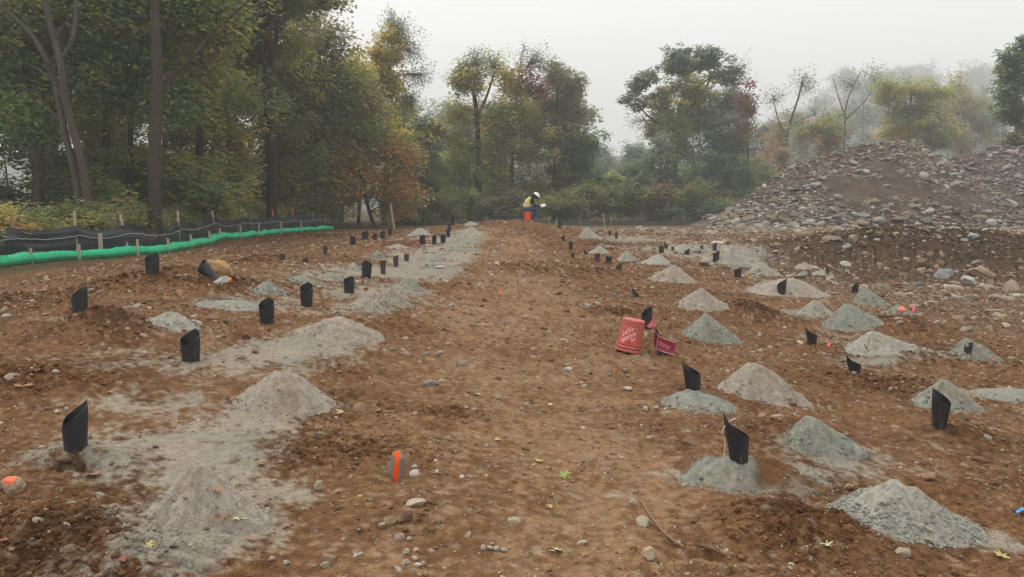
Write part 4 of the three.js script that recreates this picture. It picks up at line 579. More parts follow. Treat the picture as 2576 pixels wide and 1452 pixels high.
ribbon(1185, 834, 16, 12, OR, 'orange ribbon scrap on the track beyond the tan grey heap'); ribbon(1106, 985, 24, 12, OR, 'orange ribbon scrap lying on the near part of the track'); ribbon(1080, 962, 34, 12, [0.62, 0.45, 0.40], 'pale pink scrap beside an orange ribbon on the track'); ribbon(1258, 745, 10, 16, OR, 'small upright orange ribbon on the middle of the track', 1); ribbon(2298, 788, 10, 20, PK, 'bright pink ribbon beside the green grey heap', 1); ribbon(2085, 874, 12, 12, OR, 'orange ribbon scrap beside a black tube on the slope', 1); ribbon(855, 628, 16, 10, RD, 'red ribbon scrap beside a brown tube near the fence'); ribbon(2068, 668, 20, 7, RD, 'red ribbon on the stony ground behind the small heaps'); ribbon(2143, 692, 14, 7, OR, 'orange ribbon end beside a pale stick'); ribbon(2220, 692, 28, 7, RD, 'long red ribbon on the stony slope'); ribbon(1444, 627, 9, 9, OR, 'tiny orange flag beside a black tube on the crest', 1); ribbon(1580, 681, 11, 8, OR, 'orange flag beside a brown slanted tube', 1); ribbon(740, 738, 16, 8, PK, 'pink scrap at the foot of the green grey heap'); ribbon(1182, 729, 20, 5, [0.7, 0.3, 0.2], 'faded orange scrap near the heaps beside the track'); ribbon(2400, 770, 24, 5, [0.7, 0.2, 0.13], 'faded red stick on the stony slope');
ribbon(2562, 1296, 42, 26, [0.02, 0.32, 0.85], 'bright blue crumpled ribbon beside the gravel cone');
const stickMat = std([0.20, 0.135, 0.085], 0.9), stickDark = std([0.12, 0.08, 0.055], 0.9);
for (const [pts, r, m, label] of [[[[1610, 1262], [1640, 1312], [1680, 1355], [1722, 1388]], 0.006, stickMat, 'long thin stick lying across the soil towards the tan block'], [[[1750, 1375], [1790, 1392], [1825, 1405]], 0.008, stickDark, 'short dark stick lying beside the long thin stick'], [[[45, 1216], [150, 1228], [275, 1234]], 0.0035, stickDark, 'thin reddish stick across the clod mound'], [[[1080, 1100], [1150, 1118]], 0.005, stickMat, 'small pale twig on the near track'], [[[2080, 668], [2110, 684], [2128, 690]], 0.02, stickMat, 'pale root sticking out of the stony bank'], [[[2105, 690], [2140, 692]], 0.012, stickMat, 'pale stick ending at an orange ribbon']]) {
  const P = pts.map(([a, b], i) => { const p = march(a, b, topY); p.y += 0.012 + (i % 2) * 0.008; return p; }); tag(mesh('stick', new THREE.TubeGeometry(new THREE.CatmullRomCurve3(P), 24, r, 6), m), label, 'stick');
}

// ---------------------------------------------------------------- trees
const barkBump = tex(256, (i, j) => { const u = i / 256, v = j / 256, g = 255 * clamp(0.5 * tnoise(u * 32, v * 6, 32) + 0.3 * tnoise(u * 64, v * 16, 64) + 0.3 * tnoise(u * 12, v * 12, 12)); return [g, g, g]; });
const barkCol = tex(256, (i, j) => { const u = i / 256, v = j / 256, g = 255 * clamp(0.62 + 0.5 * (0.5 * tnoise(u * 32, v * 6, 32) + 0.5 * tnoise(u * 8, v * 5, 8) - 0.4)); return [g, g * 0.97, g * 0.93]; });
const bark = (c) => std(c, 0.95, { map: barkCol, bumpMap: barkBump, bumpScale: 0.02 });
const BARK = { grey: bark([0.115, 0.095, 0.080]), brown: bark([0.10, 0.078, 0.062]), dark: bark([0.052, 0.044, 0.038]), pale: bark([0.22, 0.19, 0.16]) };
function limb(pts, r0, r1, seg, sides, out) {     // tapered tube along points
  const c = new THREE.CatmullRomCurve3(pts), fr = c.computeFrenetFrames(seg, false), base = out.pos.length / 3; let L = 0, prev = null;
  for (let i = 0; i <= seg; i++) { const p = c.getPoint(i / seg), r = lerp(r0, r1, Math.pow(i / seg, 0.8)); if (prev) L += p.distanceTo(prev); prev = p; for (let j = 0; j <= sides; j++) { const a = j / sides * Math.PI * 2, n = fr.normals[i], b = fr.binormals[i], q = r * (1 + (sides > 6 ? 0.08 * noise(a * 2, L * 1.5 + pts[0].x) : 0)); out.pos.push(p.x + q * (Math.cos(a) * n.x + Math.sin(a) * b.x), p.y + q * (Math.cos(a) * n.y + Math.sin(a) * b.y), p.z + q * (Math.cos(a) * n.z + Math.sin(a) * b.z)); out.uv.push(j / sides * Math.max(0.25, r * 6.28), L); } }
  for (let i = 0; i < seg; i++) for (let j = 0; j < sides; j++) { const a = base + i * (sides + 1) + j, b = a + 1, d = a + sides + 1, e = d + 1; out.idx.push(a, b, d, b, e, d); }
  return c;
}
const woodGeo = (o) => { const g = new THREE.BufferGeometry(); g.setAttribute('position', new THREE.Float32BufferAttribute(o.pos, 3)); g.setAttribute('uv', new THREE.Float32BufferAttribute(o.uv, 2)); g.setIndex(o.idx); g.computeVertexNormals(); return g; };
// sprays of leaves: each leaf a small folded blade hanging from a twig point
function spray(seed, n, spread, len, wid, droop) {
  const r = rng(seed), pos = [], idx = [];
  for (let i = 0; i < n; i++) {
    const c = V((r() + r() - 1) * spread, (r() + r() - 1) * spread * 0.7, (r() + r() - 1) * spread), a = r() * 6.283, L = len * (0.7 + 0.6 * r()), w = wid * (0.7 + 0.6 * r());
    const dir = V(Math.cos(a), -droop * r() + 0.25 * (r() - 0.5), Math.sin(a)).normalize(), side = V(-Math.sin(a), 0.7 * (r() - 0.5), Math.cos(a)).normalize(), up = V().crossVectors(dir, side).normalize();
    const b = pos.length / 3; const P = (t, s, h) => { const q = c.clone().addScaledVector(dir, L * t).addScaledVector(side, w * s).addScaledVector(up, w * h); pos.push(q.x, q.y, q.z); };
    P(0, 0, 0); P(0.38, 0.5, 0.18); P(1, 0, -0.25); P(0.38, -0.5, 0.18); P(0.5, 0, 0); idx.push(b, b + 1, b + 4, b + 1, b + 2, b + 4, b, b + 4, b + 3, b + 3, b + 4, b + 2);
  }
  const g = new THREE.BufferGeometry(); g.setAttribute('position', new THREE.Float32BufferAttribute(pos, 3)); g.setIndex(idx); g.computeVertexNormals(); return g;
}
const SPRAY = { broad: spray(1, 40, 0.72, 0.20, 0.125, 0.9), mid: spray(2, 40, 0.62, 0.20, 0.13, 0.8), fine: spray(3, 26, 0.6, 0.12, 0.07, 0.6), vine: spray(4, 46, 0.55, 0.16, 0.12, 1.6), far: spray(5, 40, 1.2, 0.36, 0.26, 0.8), clump: spray(7, 30, 0.42, 0.24, 0.155, 0.8), low: spray(6, 20, 0.24, 0.11, 0.06, 0.3) };
const leafMat = new THREE.MeshPhysicalMaterial({ color: 0xffffff, roughness: 0.95, transmission: 0.5, thickness: 0, side: THREE.DoubleSide, specularIntensity: 0.3 });
const PAL = {
  deep: [[0.046, 0.070, 0.022], [0.060, 0.082, 0.024], [0.048, 0.066, 0.024], [0.092, 0.098, 0.026], [0.13, 0.115, 0.028]], green: [[0.062, 0.082, 0.024], [0.075, 0.092, 0.026], [0.050, 0.070, 0.026], [0.105, 0.105, 0.026], [0.14, 0.12, 0.026]], olive: [[0.095, 0.105, 0.032], [0.120, 0.115, 0.034], [0.080, 0.088, 0.034], [0.15, 0.125, 0.03]],
  yellow: [[0.20, 0.155, 0.026], [0.16, 0.145, 0.028], [0.125, 0.125, 0.03], [0.19, 0.13, 0.024]], lime: [[0.115, 0.125, 0.032], [0.090, 0.108, 0.032], [0.14, 0.135, 0.035], [0.07, 0.09, 0.032]], orange: [[0.20, 0.095, 0.022], [0.17, 0.105, 0.025], [0.10, 0.085, 0.028], [0.085, 0.085, 0.028], [0.14, 0.10, 0.03]], rust: [[0.125, 0.075, 0.04], [0.105, 0.075, 0.04], [0.09, 0.075, 0.04], [0.14, 0.085, 0.04]],
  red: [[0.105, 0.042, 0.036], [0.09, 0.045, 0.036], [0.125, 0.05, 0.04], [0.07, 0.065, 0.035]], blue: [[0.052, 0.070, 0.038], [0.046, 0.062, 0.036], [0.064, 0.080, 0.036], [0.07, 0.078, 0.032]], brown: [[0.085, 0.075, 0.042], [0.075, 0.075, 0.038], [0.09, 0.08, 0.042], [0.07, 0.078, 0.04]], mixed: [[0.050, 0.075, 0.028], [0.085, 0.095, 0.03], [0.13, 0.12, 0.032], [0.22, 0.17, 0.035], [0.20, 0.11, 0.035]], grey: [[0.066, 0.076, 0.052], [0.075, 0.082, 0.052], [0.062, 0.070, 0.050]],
};
// o: d, trunk (photo pixels) or trunks, r (m), blobs [px, py, rx, ry, sprays, palette, kind], label ...
let treeSeed = 1000; const DEN = 0.85;
function tree(o) {
  const r = rng(treeSeed++), d = o.d, k = d / F, out = { pos: [], uv: [], idx: [] };
  const base = at(o.trunks ? o.trunks[0].p[0][0] : o.trunk[0][0], 540, d), gy = baseY(base.x, base.z), t = thing(o.name || 'tree', o.label, o.category || 'tree', V(base.x, gy, base.z), o.group), O = t.position;
  const L = (px, py, dz = 0) => at(px, py, d + dz).sub(O);
  const curves = [];
  for (const tr of o.trunks || [{ p: o.trunk, r: o.r, r1: o.r1 }]) { const pts = tr.p.map(([a, b], i) => { const q = L(a, b, i && !tr.flat ? (r() - 0.5) * 0.6 : 0); if (!i && !tr.fork) q.y = -0.25; return q; }); curves.push([limb(pts, tr.r, tr.r1 ?? tr.r * 0.35, 14, 9, out), tr.r, tr.r1 ?? tr.r * 0.35]); }
  const lists = {};
  for (const [px, py, rx, ry, n0, pal, kind = o.leaf || 'mid', zz = 0] of o.blobs || []) { const n = Math.round(n0 * (kind === 'fine' ? 1.4 : kind === 'low' ? 1 : DEN));
    const C = L(px, py, zz + (o.behind || 0) + (r() - 0.5) * 0.8), RX = rx * k * 1.12, RY = ry * k * 1.12, RZ = o.deep ? Math.min(RX, o.deep) : Math.min(RX, 3.2), sp = lists[kind] ||= [];
    let best = null, bd = 1e9; for (const [c, r0, r1] of curves) for (let i = 1; i <= 20; i++) { const u = i / 20, p = c.getPoint(u); const q = p.distanceTo(C) + (p.y > C.y ? 1.5 * (p.y - C.y) : 0); if (q < bd) { bd = q; best = [p, lerp(r0, r1, u)]; } }
    const [S, sr] = best, midp = S.clone().lerp(C, 0.5); midp.y += 0.12 * S.distanceTo(C);
    const lr = Math.min(sr * 0.6, 0.03 + 0.012 * S.distanceTo(C)); const lc = S.distanceTo(C) > 0.4 ? limb([S, midp, C], lr, 0.018, 6, 5, out) : null;
    const nb = kind === 'fine' ? Math.max(8, Math.round(n / 1.6)) : Math.max(4, Math.round(n / 11)), tips = [];
    for (let b = 0; b < nb; b++) { let q; do { q = V(r() * 2 - 1, r() * 2 - 1, r() * 2 - 1); } while (q.lengthSq() > 1); q.multiplyScalar(0.55 + 0.45 * r()); const T = V(C.x + q.x * RX, C.y + q.y * RY, C.z + q.z * RZ), s = lc ? lc.getPoint(0.35 + 0.65 * r()) : C.clone(); const mm = s.clone().lerp(T, 0.5); mm.y += 0.08 * s.distanceTo(T) * (r() - 0.2); limb([s, mm, T], 0.018 + 0.004 * d / 40, 0.005 + 0.003 * d / 60, 4, 4, out); tips.push([s, mm, T]); }
    for (let i = 0; i < n; i++) { const [s, mm, T] = tips[i % nb], u = 0.4 + 0.75 * r(), p = u < 0.5 ? s.clone().lerp(mm, u * 2) : mm.clone().lerp(T, u * 2 - 1), j = (kind === 'clump' ? 0.2 : 0.34) * Math.min(RX, RY) + 0.12; p.x += (r() - 0.5) * 2 * j; p.y += (r() - 0.5) * 1.5 * j; p.z += (r() - 0.5) * 2 * j; if (r() < (kind === 'clump' ? 0.15 : d > 50 ? 0.3 : 0.45) && kind !== 'fine') { let q; do { q = V(r() * 2 - 1, r() * 2 - 1, r() * 2 - 1); } while (q.lengthSq() > 1); q.multiplyScalar(1.08); p.set(C.x + q.x * RX, C.y + q.y * RY, C.z + q.z * RZ); } const P = PAL[pal], c = P[(r() * P.length) | 0], b = (2.6 + 1.8 * r()) * (o.tone || 1), s2 = (0.6 + 0.75 * r()) * (o.size || 1); E.set((r() - 0.5) * 0.7, r() * 6.283, (r() - 0.5) * 0.7); sp.push([new THREE.Matrix4().compose(p, Q.setFromEuler(E).clone(), V(s2, s2, s2)), [c[0] * b, c[1] * b, c[2] * b]]); }
  }
  mesh('trunk', woodGeo(out), BARK[o.bark || 'brown'], t);
  for (const kd in lists) instanced('crown', SPRAY[kd], leafMat, lists[kd], t);
  return t;
}
// the three trunks that stand out behind the fence
tree({ d: 23, behind: 2.2, leaf: 'broad', bark: 'grey', label: 'twin stemmed leaning tree with pale bark close behind the silt fence', trunks: [{ p: [[207, 552], [189, 440], [167, 352], [145, 246], [136, 202], [106, 132], [70, 75], [20, 30], [-60, -40]], r: 0.11, r1: 0.05 }, { p: [[232, 552], [208, 420], [184, 330], [164, 250], [153, 165], [140, 110], [118, 30], [100, -80], [90, -220]], r: 0.12, r1: 0.08 }, { p: [[154, 150], [178, 110], [188, 60], [192, -20], [200, -160]], r: 0.08, r1: 0.04, fork: 1 }],
  blobs: [[60, 70, 130, 100, 110, 'deep'], [210, 60, 130, 90, 110, 'deep'], [120, -70, 230, 90, 190, 'green'], [20, 190, 90, 90, 70, 'deep'], [240, 190, 90, 80, 70, 'deep'], [-80, 60, 140, 140, 110, 'deep'], [90, 300, 80, 60, 40, 'deep']] });
tree({ d: 25, behind: 2.2, leaf: 'broad', bark: 'brown', label: 'straight thick trunked tree close behind the silt fence with a long upward side branch', trunks: [{ p: [[388, 566], [387, 400], [395, 220], [392, 100], [388, -20], [384, -260]], r: 0.22, r1: 0.12 }, { p: [[397, 245], [431, 194], [484, 145], [528, 88], [616, 9], [690, -60]], r: 0.075, r1: 0.03, fork: 1 }],
  blobs: [[340, 50, 130, 110, 120, 'deep'], [480, 40, 120, 80, 110, 'green'], [400, -70, 260, 90, 240, 'green'], [470, 250, 90, 70, 60, 'deep'], [320, 230, 80, 90, 60, 'deep'], [560, 30, 70, 50, 40, 'green'], [520, 170, 70, 60, 40, 'olive']] });
tree({ d: 37, behind: 1.6, leaf: 'mid', bark: 'dark', label: 'dark forked tree with red leaves hanging below its fork beyond the fence', trunks: [{ p: [[682, 552], [683, 400], [674, 230], [667, 165], [648, 90], [638, 20], [630, -80]], r: 0.27, r1: 0.10 }, { p: [[670, 175], [690, 120], [700, 60], [716, -20], [730, -120]], r: 0.15, r1: 0.07, fork: 1 }],
  blobs: [[640, 40, 70, 60, 80, 'green'], [676, 60, 42, 70, 60, 'red'], [660, 110, 35, 40, 30, 'red'], [740, 20, 60, 40, 60, 'green'], [820, 10, 60, 24, 30, 'green'], [700, -60, 160, 60, 120, 'green'], [735, 110, 50, 45, 34, 'green'], [610, 170, 50, 60, 50, 'green'], [600, -10, 80, 60, 60, 'green']] });
// edge of the wood, nearer to farther
tree({ d: 46, leaf: 'broad', size: 1.25, bark: 'dark', r: 0.12, label: 'slender tree with large dark green drooping leaves at the end of the fence', trunk: [[790, 552], [796, 430], [800, 300], [806, 120]], blobs: [[800, 330, 100, 90, 170, 'green'], [780, 420, 95, 60, 110, 'green'], [815, 220, 80, 80, 110, 'green'], [825, 120, 60, 60, 70, 'brown'], [740, 330, 60, 90, 70, 'green'], [860, 430, 50, 50, 44, 'mixed'], [800, 500, 80, 35, 50, 'olive'], [770, 240, 60, 50, 50, 'green']] });
tree({ d: 47, leaf: 'broad', size: 1.1, bark: 'brown', r: 0.13, label: 'leaning tree with yellow and orange autumn leaves beyond the fence end', trunk: [[945, 556], [920, 500], [905, 420], [900, 300], [900, 190]], blobs: [[920, 420, 95, 70, 120, 'orange'], [985, 480, 65, 45, 80, 'orange'], [1000, 515, 45, 22, 34, 'orange'], [890, 310, 80, 90, 150, 'olive'], [950, 340, 70, 60, 90, 'mixed'], [880, 200, 55, 60, 70, 'olive'], [870, 480, 60, 40, 50, 'orange'], [925, 250, 40, 40, 40, 'rust'], [1010, 400, 45, 45, 50, 'orange']] });
tree({ d: 57, leaf: 'mid', size: 1.15, bark: 'brown', r: 0.2, label: 'tall tree wrapped in bright yellow vine with a sparse grey green top', trunk: [[965, 550], [972, 400], [978, 250], [983, 140], [995, 90]], blobs: [[972, 190, 38, 80, 160, 'yellow', 'vine'], [955, 130, 26, 40, 60, 'yellow', 'vine'], [985, 110, 26, 40, 50, 'yellow', 'vine'], [1005, 70, 40, 45, 40, 'grey', 'fine'], [975, 50, 18, 30, 14, 'grey', 'fine'], [1040, 130, 40, 50, 30, 'grey', 'fine'], [1060, 190, 40, 40, 26, 'grey', 'fine'], [1040, 250, 34, 40, 26, 'grey', 'fine'], [975, 300, 50, 70, 110, 'olive'], [1010, 340, 40, 60, 70, 'olive']] });
tree({ d: 60, leaf: 'mid', size: 1.2, bark: 'dark', r: 0.15, label: 'round dark blue green tree between the yellow vine tree and the tall centre trunk', trunk: [[1062, 552], [1060, 450], [1062, 330]], blobs: [[1060, 420, 55, 90, 170, 'blue'], [1050, 330, 50, 50, 70, 'olive'], [1090, 470, 40, 50, 60, 'green'], [1075, 310, 40, 30, 30, 'blue'], [1100, 320, 22, 18, 18, 'red']] });
tree({ d: 62, leaf: 'mid', size: 1.2, bark: 'dark', r: 0.30, r1: 0.14, label: 'tall bare trunked tree with an ochre crown and vines behind the track', trunks: [{ p: [[1206, 552], [1203, 420], [1202, 330], [1195, 250], [1180, 190]], r: 0.30, r1: 0.12 }, { p: [[1203, 290], [1225, 240], [1245, 180]], r: 0.14, r1: 0.06, fork: 1 }, { p: [[1183, 552], [1180, 400], [1176, 330]], r: 0.08, r1: 0.04 }], blobs: [[1185, 195, 52, 42, 90, 'olive'], [1165, 215, 30, 26, 30, 'rust'], [1240, 165, 38, 36, 50, 'olive', 'fine'], [1200, 150, 40, 30, 34, 'grey', 'fine'], [1150, 370, 40, 70, 120, 'lime', 'vine'], [1150, 460, 34, 60, 70, 'lime', 'vine'], [1225, 430, 24, 80, 60, 'lime', 'vine'], [1160, 290, 40, 40, 50, 'olive'], [1230, 300, 30, 40, 36, 'yellow'], [1195, 500, 20, 40, 24, 'lime', 'vine']] });
tree({ d: 63, leaf: 'mid', size: 1.2, bark: 'dark', r: 0.22, label: 'leafy ochre and olive tree with bare twigs and red leaves at its top', trunk: [[1285, 552], [1288, 420], [1298, 280], [1305, 200]], blobs: [[1285, 215, 45, 55, 90, 'yellow'], [1300, 300, 70, 70, 170, 'olive'], [1260, 370, 60, 70, 120, 'olive'], [1335, 200, 34, 36, 40, 'red'], [1350, 150, 34, 34, 34, 'grey', 'fine'], [1318, 115, 20, 20, 3, 'grey', 'fine'], [1345, 380, 70, 80, 150, 'olive'], [1270, 470, 60, 50, 80, 'lime'], [1330, 480, 60, 50, 90, 'olive']] });
tree({ d: 64, leaf: 'mid', size: 1.2, bark: 'dark', r: 0.2, label: 'round brown green tree standing next to the gap in the trees', trunk: [[1392, 552], [1395, 420], [1400, 300], [1405, 180]], blobs: [[1395, 195, 55, 40, 80, 'brown'], [1435, 235, 42, 40, 60, 'brown'], [1390, 270, 60, 50, 80, 'brown'], [1400, 350, 75, 60, 150, 'brown'], [1450, 390, 60, 60, 120, 'blue'], [1490, 360, 36, 36, 46, 'blue'], [1410, 440, 75, 50, 120, 'olive'], [1470, 450, 50, 40, 70, 'blue'], [1400, 500, 80, 35, 80, 'olive'], [1465, 280, 14, 14, 8, 'brown']] });
tree({ d: 76, leaf: 'clump', size: 1.35, bark: 'dark', r: 0.42, label: 'broad domed tree with a feathery crown hung with vines, beyond the gap', trunks: [{ p: [[1690, 552], [1698, 400], [1705, 300], [1720, 230]], r: 0.4, r1: 0.14 }, { p: [[1700, 340], [1640, 300], [1600, 260]], r: 0.16, r1: 0.05, fork: 1 }, { p: [[1703, 310], [1770, 230], [1800, 170]], r: 0.2, r1: 0.06, fork: 1 }], deep: 4, blobs: [[1620, 205, 48, 40, 64, 'grey'], [1600, 265, 36, 30, 26, 'grey'], [1690, 155, 65, 34, 90, 'grey'], [1765, 145, 60, 32, 90, 'grey'], [1820, 185, 40, 36, 50, 'grey'], [1660, 235, 60, 40, 70, 'olive'], [1740, 225, 70, 60, 150, 'olive'], [1685, 330, 28, 80, 110, 'lime', 'vine'], [1720, 360, 26, 80, 90, 'lime', 'vine'], [1780, 310, 60, 50, 100, 'grey'], [1865, 175, 32, 40, 20, 'grey', 'fine'], [1590, 310, 34, 24, 8, 'grey', 'fine']] });
tree({ d: 74, leaf: 'mid', size: 1.35, bark: 'dark', r: 0.2, label: 'dense blue green tree mass under the domed tree, one stem covered in red brown ivy', trunks: [{ p: [[1795, 552], [1800, 450], [1810, 340]], r: 0.2, r1: 0.08 }, { p: [[1885, 552], [1882, 400], [1878, 240]], r: 0.16, r1: 0.08 }], deep: 4, blobs: [[1780, 400, 80, 70, 190, 'blue'], [1850, 400, 70, 90, 190, 'blue'], [1800, 490, 90, 50, 150, 'blue'], [1878, 270, 16, 50, 50, 'red', 'vine'], [1870, 330, 34, 30, 30, 'rust', 'vine'], [1890, 470, 60, 60, 100, 'deep'], [1830, 330, 50, 40, 70, 'grey']] });
tree({ d: 72, leaf: 'mid', size: 1.3, bark: 'dark', r: 0.16, label: 'dark green bushy tree at the right hand side of the gap, before the hazy hill'.replace('right hand side', 'edge'), trunk: [[1640, 552], [1640, 450], [1645, 380]], deep: 3, blobs: [[1640, 440, 70, 60, 150, 'blue'], [1590, 450, 40, 45, 60, 'blue'], [1700, 460, 60, 60, 110, 'deep'], [1620, 500, 70, 36, 80, 'green'], [1660, 370, 30, 34, 30, 'grey']] });
// autumn shrubs along the far edge of the site
[[1650, 505, 26, 34, 50, 'rust', 60, 'rust orange shrub in front of the domed tree'], [1728, 508, 45, 30, 70, 'olive', 61, 'rounded olive shrub beside the rust orange shrub'], [1560, 510, 44, 30, 70, 'lime', 60, 'yellow green shrub at the foot of the gap in the trees'], [1500, 512, 40, 30, 60, 'lime', 58, 'lime shrub beneath the dark blue green tree'], [1440, 520, 50, 28, 60, 'olive', 57, 'olive shrub just beyond the seated worker'], [1250, 525, 50, 24, 50, 'brown', 57, 'dull brown shrub at the foot of the centre trunks'], [1150, 525, 40, 26, 50, 'lime', 56, 'leafy yellow green shrub beside the tall bare trunk'], [1060, 530, 50, 24, 50, 'green', 55, 'dark shrub beneath the round blue green tree'], [1590, 470, 30, 26, 34, 'blue', 68, 'small dark shrub in the gap before the house'], [1925, 510, 40, 30, 50, 'deep', 66, 'dark shrub behind the toe of the rubble'], [1700, 535, 80, 18, 60, 'blue', 60, 'low dark scrub along the far fence'], [1840, 530, 70, 20, 60, 'deep', 62, 'low dark green scrub before the dense trees'], [1330, 530, 70, 20, 60, 'olive', 57, 'low olive scrub behind the seated worker']].forEach(([px, py, rx, ry, n, pal, d, label]) => tree({ name: 'shrub', category: 'shrub', tone: 0.62, d, label, bark: 'dark', r: 0.04, size: 1.1, leaf: 'mid', trunk: [[px, 552], [px + 2, py + 6], [px + 4, py - ry * 0.5]], blobs: [[px, py, rx * 1.25, ry * 1.2, n * 1.3, pal], [px + rx * 0.9, py - ry * 0.5, rx * 0.7, ry * 1.3, n * 0.7, pal], [px - rx * 0.8, py + ry * 0.2, rx * 0.8, ry, n * 0.6, pal]] }));
// leafy understorey filling the far edge down to the ground
[[1090, 500, 50, 50, 'green', 63], [1130, 440, 45, 60, 'lime', 66], [1175, 500, 40, 45, 'lime', 65], [1240, 490, 45, 55, 'olive', 66], [1245, 400, 45, 60, 'olive', 68], [1300, 500, 50, 45, 'olive', 66], [1355, 490, 50, 55, 'green', 67], [1350, 290, 45, 55, 'olive', 66], [1420, 500, 55, 45, 'green', 67], [1480, 480, 45, 60, 'blue', 68], [1530, 480, 36, 45, 'lime', 70], [1590, 500, 45, 45, 'green', 72], [1640, 490, 55, 55, 'blue', 78], [1700, 500, 50, 45, 'olive', 78], [1760, 480, 60, 70, 'blue', 79], [1840, 460, 60, 80, 'deep', 79], [1910, 470, 50, 60, 'brown', 80], [1740, 290, 70, 60, 'olive', 80], [1830, 270, 50, 60, 'grey', 80], [1660, 300, 50, 50, 'olive', 79], [1960, 430, 40, 60, 'rust', 90], [1020, 450, 45, 70, 'mixed', 60], [1010, 300, 40, 60, 'olive', 62], [1420, 260, 50, 60, 'brown', 68]].forEach(([px, py, rx, ry, pal, d]) => tree({ name: 'understorey_tree', d, label: `${({ green: 'mid green', lime: 'yellow green', olive: 'olive', blue: 'dark blue green', deep: 'dark green', brown: 'brownish', grey: 'grey green', rust: 'rusty', mixed: 'green and gold' })[pal]} leafy tree filling the far edge of the site`, group: `${pal} understorey trees on the far edge`, bark: 'dark', r: 0.08, size: 1.25, leaf: 'mid', deep: 2.5, trunk: [[px, 552], [px + 3, py + ry * 0.5], [px - 2, py - ry * 0.4]], blobs: [[px, py, rx, ry, 64, pal], [px + rx * 0.3, py - ry * 0.5, rx * 0.6, ry * 0.5, 34, pal], [px - rx * 0.4, py + ry * 0.5, rx * 0.7, ry * 0.5, 34, pal]] }));
// beyond the rubble
tree({ d: 100, leaf: 'fine', size: 2, bark: 'brown', r: 0.25, label: 'thin half bare tree with crooked limbs beyond the toe of the rubble', trunks: [{ p: [[1968, 470], [1975, 380], [1985, 320], [2010, 240], [2020, 190]], r: 0.3, r1: 0.05 }, { p: [[1985, 325], [2020, 300], [2055, 285]], r: 0.12, r1: 0.04, fork: 1 }, { p: [[1978, 350], [1955, 290], [1945, 240]], r: 0.14, r1: 0.04, fork: 1 }], blobs: [[2020, 215, 40, 40, 24, 'grey'], [2045, 275, 30, 24, 12, 'grey'], [1950, 250, 30, 30, 18, 'grey'], [1945, 380, 36, 70, 90, 'rust', 'mid'], [1950, 450, 40, 40, 50, 'brown', 'mid']] });
tree({ d: 88, leaf: 'mid', size: 1.5, bark: 'brown', r: 0.2, label: 'low rounded green and ochre tree rising over the left shoulder of the rubble'.replace('left ', ''), trunk: [[2080, 470], [2080, 380], [2085, 310]], blobs: [[2070, 325, 55, 34, 70, 'green'], [2040, 335, 34, 26, 34, 'orange'], [2100, 355, 60, 34, 60, 'rust'], [2090, 395, 60, 30, 60, 'green']] });
tree({ d: 105, leaf: 'fine', size: 2, bark: 'brown', r: 0.2, label: 'airy nearly leafless tree with fanning limbs behind the rubble crest', trunks: [{ p: [[2115, 440], [2125, 330], [2130, 260], [2165, 180]], r: 0.2, r1: 0.05 }, { p: [[2128, 300], [2105, 230], [2095, 190]], r: 0.1, r1: 0.03, fork: 1 }, { p: [[2128, 300], [2170, 260], [2220, 200]], r: 0.12, r1: 0.03, fork: 1 }], blobs: [[2140, 215, 40, 34, 22, 'grey'], [2200, 205, 40, 34, 24, 'brown'], [2110, 290, 30, 24, 16, 'olive']] });
tree({ d: 86, leaf: 'mid', size: 1.6, bark: 'brown', r: 0.25, label: 'spreading green tree with a yellow lower skirt behind the rubble crest', trunk: [[2290, 440], [2285, 330], [2295, 220]], blobs: [[2270, 225, 70, 28, 60, 'olive'], [2230, 250, 40, 22, 26, 'olive'], [2340, 240, 50, 36, 70, 'olive'], [2330, 310, 70, 50, 140, 'olive'], [2260, 335, 40, 24, 50, 'yellow'], [2270, 290, 50, 30, 50, 'green'], [2380, 340, 60, 40, 80, 'brown']] });
tree({ d: 120, leaf: 'far', bark: 'brown', r: 0.25, label: 'hazy rust coloured round tree behind the mauve grey heap', trunk: [[2420, 440], [2420, 340], [2425, 260]], blobs: [[2410, 270, 50, 50, 90, 'rust'], [2460, 310, 50, 50, 90, 'brown'], [2430, 360, 70, 40, 70, 'brown'], [2400, 215, 30, 24, 20, 'olive']] });
tree({ d: 56, leaf: 'clump', size: 1.2, bark: 'dark', r: 0.3, label: 'dark green oak standing above the mauve grey heap', trunks: [{ p: [[2600, 480], [2595, 330], [2590, 200], [2580, 110]], r: 0.3, r1: 0.1 }], blobs: [[2565, 160, 50, 40, 80, 'blue'], [2535, 190, 40, 20, 30, 'blue'], [2560, 225, 50, 26, 50, 'blue'], [2540, 270, 36, 26, 36, 'blue'], [2590, 290, 50, 60, 110, 'blue'], [2580, 110, 30, 30, 40, 'blue'], [2640, 200, 60, 90, 120, 'blue'], [2560, 350, 40, 30, 40, 'brown'], [2600, 380, 60, 50, 90, 'brown']] });
